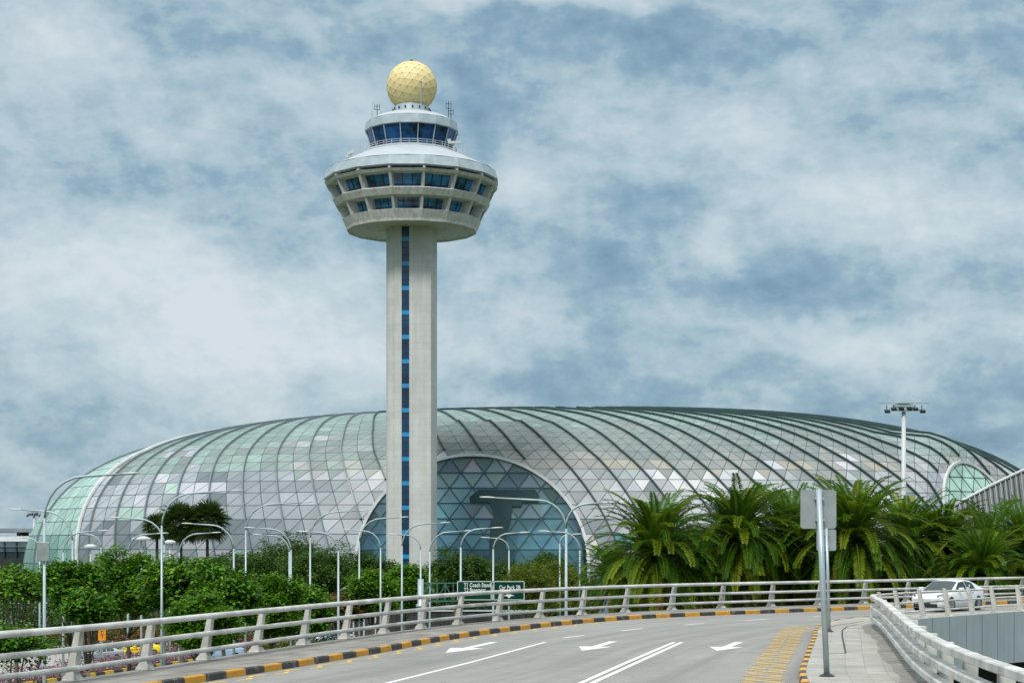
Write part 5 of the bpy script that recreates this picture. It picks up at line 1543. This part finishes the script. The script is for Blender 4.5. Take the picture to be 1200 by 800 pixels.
def palm_crown(seed, L, nf, parent=None, lo=-1.0, hi=1.45, nl=52, ll=.62, w=.030):
    rng = np.random.default_rng(seed); V = []; C = []
    for i in range(nf):
        q = (i + .5) / nf; e = lo + (hi - lo) * (q ** .75) + rng.uniform(-.12, .12); az = i * 2.39996 + rng.uniform(-.2, .2)
        dr_ = rng.uniform(1.2, 1.75) if e < 1.0 else rng.uniform(.8, 1.5)
        if e < -.2: dr_ = rng.uniform(.4, .8)
        y = rng.uniform(.35, 1) if rng.uniform() < .30 else rng.uniform(0, .15)
        if e < -.5 and rng.uniform() < .3: y = 1.0
        v, c = frond(rng, L * rng.uniform(.82, 1.1), e, dr_, az, nl, ll, w, rng.uniform(.15, .9), y); 
        if e < -.35 and rng.uniform() < .35: c[:, 2] = rng.uniform(.5, 1)
        V.append(v); C.append(c)
    V = np.concatenate(V); C = np.concatenate(C)
    return np_mesh('crown', V, np.arange(len(V)).reshape(-1, 4), 'leaf_palm', parent, C)
def palm_trunk(h, parent, r=.30):
    mb = MB(); prof = []
    n = 44
    for i in range(n + 1):
        z = h * i / n; rr_ = r * (1.15 - .2 * z / h) * (1.0 + (.09 if i % 2 else -.05)); 
        if z > h - 1.4: rr_ *= 1.0 + .5 * (z - h + 1.4) / 1.4
        prof.append((rr_, z))
    mb.lathe(prof, 12); return mb.build('trunk', 'bark_dark', parent)
protos = []
pal = [ # px, py heart, d, scale, variant, label
 (766, 652, 98, 1.0, 0, 'large date palm at the left end of the palm row, next to the front arch'),
 (864, 632, 100, 1.02, 1, 'tall date palm second from the left in the row, its crown above its neighbours'),
 (925, 645, 104, 1.02, 2, 'date palm left of the two sign plates, partly behind the tall one'),
 (1002, 632, 99, 1.02, 3, 'tall date palm just right of the large grey sign plate'),
 (1062, 645, 104, .95, 0, 'date palm below the floodlight mast'),
 (1108, 652, 105, .98, 1, 'date palm behind the roof of the white car, below the right arch of the dome'),
 (1205, 655, 103, .9, 2, 'date palm cut off by the right edge of the photo'),
 (815, 672, 112, .95, 2, 'date palm set back between the two leftmost tall ones'),
 (958, 668, 113, .95, 0, 'date palm set back behind the sign plates'),
 (720, 678, 118, .75, 3, 'smaller date palm at the far left end of the palm row')]
vr = []
for i, (px, py, d, sc, v, lab) in enumerate(pal):
    h = at(px, py, d).z - G; b = at(px, 640, d); b.z = G
    rt = thing('date_palm', lab, 'palm tree', b, 0, 'date palms behind the far railing')
    if i < 4:
        c = palm_crown(100 + i, 4.55, 165, rt, nl=64, ll=.60, w=.036); vr.append(c.data)
    else:
        c = bpy.data.objects.new('crown', vr[v]); col.objects.link(c); c.parent = rt
    c.location = (0, 0, h); c.scale = (sc, sc, sc * (1.0, .92, 1.06, .97)[i % 4]); c.rotation_euler = (.07 * math.sin(i * 2.1), .08 * math.cos(i * 1.7), i * 1.3)
    palm_trunk(h + .15, rt)
# looser coconut-like palm at the right
b = at(1160, 640, 101); b.z = G; h = at(1160, 636, 101).z - G
rt = thing('coconut_palm', 'looser palm with long separate arching fronds near the right edge', 'palm tree', b)
c = palm_crown(140, 4.3, 26, rt, -.7, 1.3, 46, .85, .035); c.location = (0, 0, h); palm_trunk(h + .1, rt, .17)
b = at(1150, 640, 98); b.z = G; h = at(1150, 675, 98).z - G
rt = thing('date_palm', 'low date palm behind the tail of the white car', 'palm tree', b, 0, 'date palms behind the far railing')
c = bpy.data.objects.new('crown', vr[3]); col.objects.link(c); c.parent = rt; c.location = (0, 0, h); c.scale = (.75,) * 3; palm_trunk(h, rt)
# fan palms
def fan_crown(seed, parent, Rr=1.05, nf=46):
    rng = np.random.default_rng(seed); V = []; C = []
    for i in range(nf):
        q = (i + .5) / nf; e = -.9 + 2.3 * q; az = i * 2.39996; L = 1.5 * rng.uniform(.8, 1.15)
        d = np.array([math.cos(e) * math.cos(az), math.cos(e) * math.sin(az), math.sin(e)]); c0 = d * L
        s = np.array([-math.sin(az), math.cos(az), 0]); u = np.cross(d, s); cv = rng.uniform(0, 1)
        V.append(np.array([s * .02, -s * .02, c0 - s * .02, c0 + s * .02])); C.append(np.tile([.8, .5, 0], (4, 1)))
        for k in range(17):
            a = -2.1 + 4.2 * k / 16; di = d * math.cos(a) + s * math.sin(a) - np.array([0, 0, .35]) + rng.normal(size=3) * .06; di /= np.linalg.norm(di)
            wv = np.cross(di, u); wv /= np.linalg.norm(wv); rl = Rr * rng.uniform(.85, 1.1)
            m = c0 + di * rl * .5; V.append(np.array([c0, m - wv * .075, c0 + di * rl - np.array([0, 0, .12]), m + wv * .075])); C.append(np.tile([cv, .1, 0], (4, 1)))
    V = np.concatenate(V); return np_mesh('crown', V, np.arange(len(V)).reshape(-1, 4), 'leaf_fan', parent, np.concatenate(C))
fd = None
for (px, py, d, lab, sd) in ((184, 618, 190, 'leftmost, smaller fan palm behind the lamp post left of the pair', 1), (212, 614, 182, 'fan palm with a round dark crown right behind the tall lamp post', 2), (243, 612, 182, 'rightmost fan palm with a round dark crown in front of the dome', 3)):
    b = at(px, 640, d); b.z = G; h = at(px, py, d).z - G
    rt = thing('fan_palm', lab, 'palm tree', b, 0, 'fan palms in front of the dome')
    c = fan_crown(sd, rt, 1.25, 80); c.location = (0, 0, h); c.scale = ((.72 if sd == 1 else 1.0),) * 3; palm_trunk(h, rt, .16)
# ================================================================ CAMERA, LIGHT, SKY
cam = bpy.data.cameras.new('camera'); cam.sensor_width = 36; cam.lens = 36 * F / 1200; cam.shift_y = (HZ - 400) / 1200; cam.clip_end = 20000; cam.clip_start = .3
co = bpy.data.objects.new('camera', cam); col.objects.link(co); co.location = (0, 0, EYE); co.rotation_euler = (PI / 2, 0, 0); scene.camera = co
SUN_EL, SUN_AZ = R(50), R(200)      # azimuth clockwise from +Y (behind and left of the viewer)
sl = bpy.data.lights.new('sun', 'SUN'); sl.energy = 2.3; sl.angle = R(12); sl.color = (1, .97, .92)
so = bpy.data.objects.new('sun', sl); col.objects.link(so)
dv = Vector((math.sin(SUN_AZ) * math.cos(SUN_EL), math.cos(SUN_AZ) * math.cos(SUN_EL), math.sin(SUN_EL)))
so.rotation_euler = dv.to_track_quat('Z', 'Y').to_euler(); so.location = dv * 100
w = bpy.data.worlds.new('World'); scene.world = w; w.use_nodes = True; nt = w.node_tree; k = NB(nt)
bg = nt.nodes['Background']
sky = k.node('ShaderNodeTexSky', sky_type='NISHITA'); sky.sun_disc = False; sky.sun_elevation = SUN_EL; sky.sun_rotation = SUN_AZ; sky.dust_density = 2
gen = k.node('ShaderNodeTexCoord').outputs['Generated']
nrm = k.vmath('NORMALIZE', gen)
sp = k.node('ShaderNodeSeparateXYZ'); nt.links.new(nrm, sp.inputs[0]); dx, dy, dz = sp.outputs
az = k.math('ARCTAN2', dx, dy); el = k.math('ARCSINE', dz)
# warp
cb = k.node('ShaderNodeCombineXYZ'); nt.links.new(az, cb.inputs[0]); nt.links.new(k.math('MULTIPLY', el, 1.5), cb.inputs[1]); P2 = cb.outputs[0]
wn = k.noise(P2, 9, 5, .58, out=1); ws = k.node('ShaderNodeSeparateColor'); nt.links.new(wn, ws.inputs[0])
waz = k.math('ADD', az, k.math('MULTIPLY', k.math('SUBTRACT', ws.outputs[0], .5), .10))
wel = k.math('ADD', el, k.math('MULTIPLY', k.math('SUBTRACT', ws.outputs[1], .5), .075))
def blob(px, py, sx, sy, amp):
    a0 = math.atan2(px - 600, F); e0 = math.atan2(HZ - py, math.hypot(F, px - 600)); sx /= F; sy /= F
    u = k.math('MULTIPLY', k.math('SUBTRACT', waz, a0), 1 / sx); v = k.math('MULTIPLY', k.math('SUBTRACT', wel, e0), 1 / sy)
    d = k.math('ADD', k.math('MULTIPLY', u, u), k.math('MULTIPLY', v, v))
    return k.math('MULTIPLY', k.math('EXPONENT', k.math('MULTIPLY', d, -1)), amp)
blobs = [(50, 270, 100, 60, .45), (170, 300, 110, 60, .55), (270, 340, 130, 70, .60), (110, 400, 150, 60, .30), (330, 410, 140, 60, .55), (230, 440, 120, 40, .35), (420, 440, 90, 40, .3),
         (40, 60, 120, 70, .50), (60, 20, 60, 40, .2), (385, 110, 60, 45, .50), (250, 150, 70, 40, .25), (640, 10, 280, 16, .55), (580, 200, 50, 50, .45), (640, 220, 60, 35, .4),
         (880, 130, 100, 26, .50), (880, 170, 200, 30, .25), (1060, 60, 70, 30, .15), (1050, 240, 190, 35, .45), (850, 275, 36, 34, .40), (1140, 285, 90, 40, .35), (960, 210, 120, 20, .3),
         (560, 400, 70, 60, .40), (1010, 385, 110, 32, .50), (1120, 400, 90, 40, .25), (880, 420, 140, 28, .3), (620, 360, 40, 40, .25), (0, 370, 60, 30, .3), (700, 100, 40, 20, .2),
         (170, 110, 60, 50, .2), (230, 235, 90, 14, .15), (430, 330, 60, 30, .2), (700, 180, 60, 20, .15),
         (160, 190, 110, 40, -.30), (300, 270, 70, 26, -.25), (330, 40, 110, 24, -.25), (560, 90, 40, 60, -.2), (700, 50, 260, 26, -.34), (770, 240, 70, 30, -.25), (960, 330, 200, 26, -.28),
         (700, 310, 90, 40, -.2), (80, 520, 160, 60, -.02), (740, 440, 160, 40, -.30), (1150, 470, 100, 30, -.25), (620, 460, 60, 30, -.2), (440, 300, 40, 50, -.25), (1100, 500, 120, 30, -.2)]
acc = .40
for b_ in blobs: acc = k.math('ADD', acc, blob(*b_))
n1 = k.noise(P2, 16, 7, .55, .15); mpn = k.node('ShaderNodeMapping'); nt.links.new(P2, mpn.inputs[0]); mpn.inputs['Scale'].default_value = (1, 2.8, 1); mpn.inputs['Rotation'].default_value = (0, 0, .12)
n2 = k.noise(mpn.outputs[0], 7, 6, .52, .2)
acc = k.math('ADD', acc, k.math('MULTIPLY', k.math('SUBTRACT', n1, .5), 1.05))
acc = k.math('ADD', acc, k.math('MULTIPLY', k.math('SUBTRACT', n2, .5), .55))
n3 = k.noise(P2, 30, 9, .66, .05); bil = k.math('ABSOLUTE', k.math('SUBTRACT', k.noise(P2, 26, 5, .6, .3), .5))
acc = k.math('ADD', acc, k.math('MULTIPLY', k.math('SUBTRACT', n3, .5), .70))
acc = k.math('ADD', acc, k.math('MULTIPLY', k.math('SUBTRACT', .07, bil), .9))
def shifted(dy_):
    a_ = k.node('ShaderNodeVectorMath', operation='ADD'); nt.links.new(P2, a_.inputs[0]); a_.inputs[1].default_value = (.004, dy_, 0); return a_.outputs[0]
r1 = k.math('SUBTRACT', n1, k.noise(shifted(.017), 16, 7, .55, .15)); r3 = k.math('SUBTRACT', n3, k.noise(shifted(.0065), 30, 9, .66, .05))
relief = k.math('ADD', k.math('MULTIPLY', r1, .85), k.math('MULTIPLY', r3, .45))
def edge(x, lo, hi, amp):
    m_ = k.node('ShaderNodeMapRange'); m_.interpolation_type = 'SMOOTHSTEP'; nt.links.new(x, m_.inputs[0]); m_.inputs[1].default_value = lo; m_.inputs[2].default_value = hi; m_.inputs[3].default_value = -amp / 2; m_.inputs[4].default_value = amp / 2
    return m_.outputs[0]
accE = k.math('ADD', acc, k.math('MULTIPLY', k.math('SUBTRACT', n1, .5), .8))
acc = k.math('ADD', acc, k.math('ADD', edge(accE, .72, .88, .13), edge(accE, .28, .44, .10)))
acc = k.math('ADD', acc, relief)
# billow edges
vv = k.node('ShaderNodeMapRange'); vv.interpolation_type = 'LINEAR'; nt.links.new(acc, vv.inputs[0]); vv.inputs[1].default_value = -.42; vv.inputs[2].default_value = 1.50
cl = k.ramp(vv.outputs[0], [(0, (.17, .30, .41)), (.22, (.25, .40, .52)), (.40, (.36, .51, .60)), (.58, (.49, .62, .69)), (.76, (.57, .675, .735)), (1.0, (.70, .78, .82))])
# the real sky behind, seen slightly through thin parts
bl = k.vmath('SCALE', sky.outputs[0]); nt.links.new
skn = bl.node; skn.inputs['Scale'].default_value = .10
c = k.mix(.12, cl, bl)
# overcast sky is brighter towards the zenith
br = k.node('ShaderNodeMapRange'); br.interpolation_type = 'SMOOTHSTEP'; nt.links.new(el, br.inputs[0]); br.inputs[1].default_value = R(18); br.inputs[2].default_value = R(60); br.inputs[3].default_value = 1.0; br.inputs[4].default_value = 2.7
low_ = k.node('ShaderNodeMapRange'); nt.links.new(el, low_.inputs[0]); low_.inputs[1].default_value = R(-2); low_.inputs[2].default_value = R(0); low_.inputs[3].default_value = .35; low_.inputs[4].default_value = 1
wt = k.node('ShaderNodeMapRange'); nt.links.new(el, wt.inputs[0]); wt.inputs[1].default_value = R(18); wt.inputs[2].default_value = R(50); wt.inputs[4].default_value = .95
c = k.mix(wt.outputs[0], c, (.52, .54, .54))
sc_ = k.node('ShaderNodeVectorMath', operation='SCALE'); nt.links.new(c, sc_.inputs[0]); nt.links.new(k.math('MULTIPLY', br.outputs[0], low_.outputs[0]), sc_.inputs['Scale'])
nt.links.new(sc_.outputs[0], bg.inputs['Color']); bg.inputs['Strength'].default_value = 1.0
scene.view_settings.view_transform = 'Standard'; scene.view_settings.look = 'None'; scene.view_settings.exposure = 0.0; scene.view_settings.gamma = 1.0
scene.view_settings.use_curve_mapping = False
scene.cycles.max_bounces = 6; scene.cycles.transparent_max_bounces = 8; scene.cycles.caustics_reflective = False; scene.cycles.caustics_refractive = False
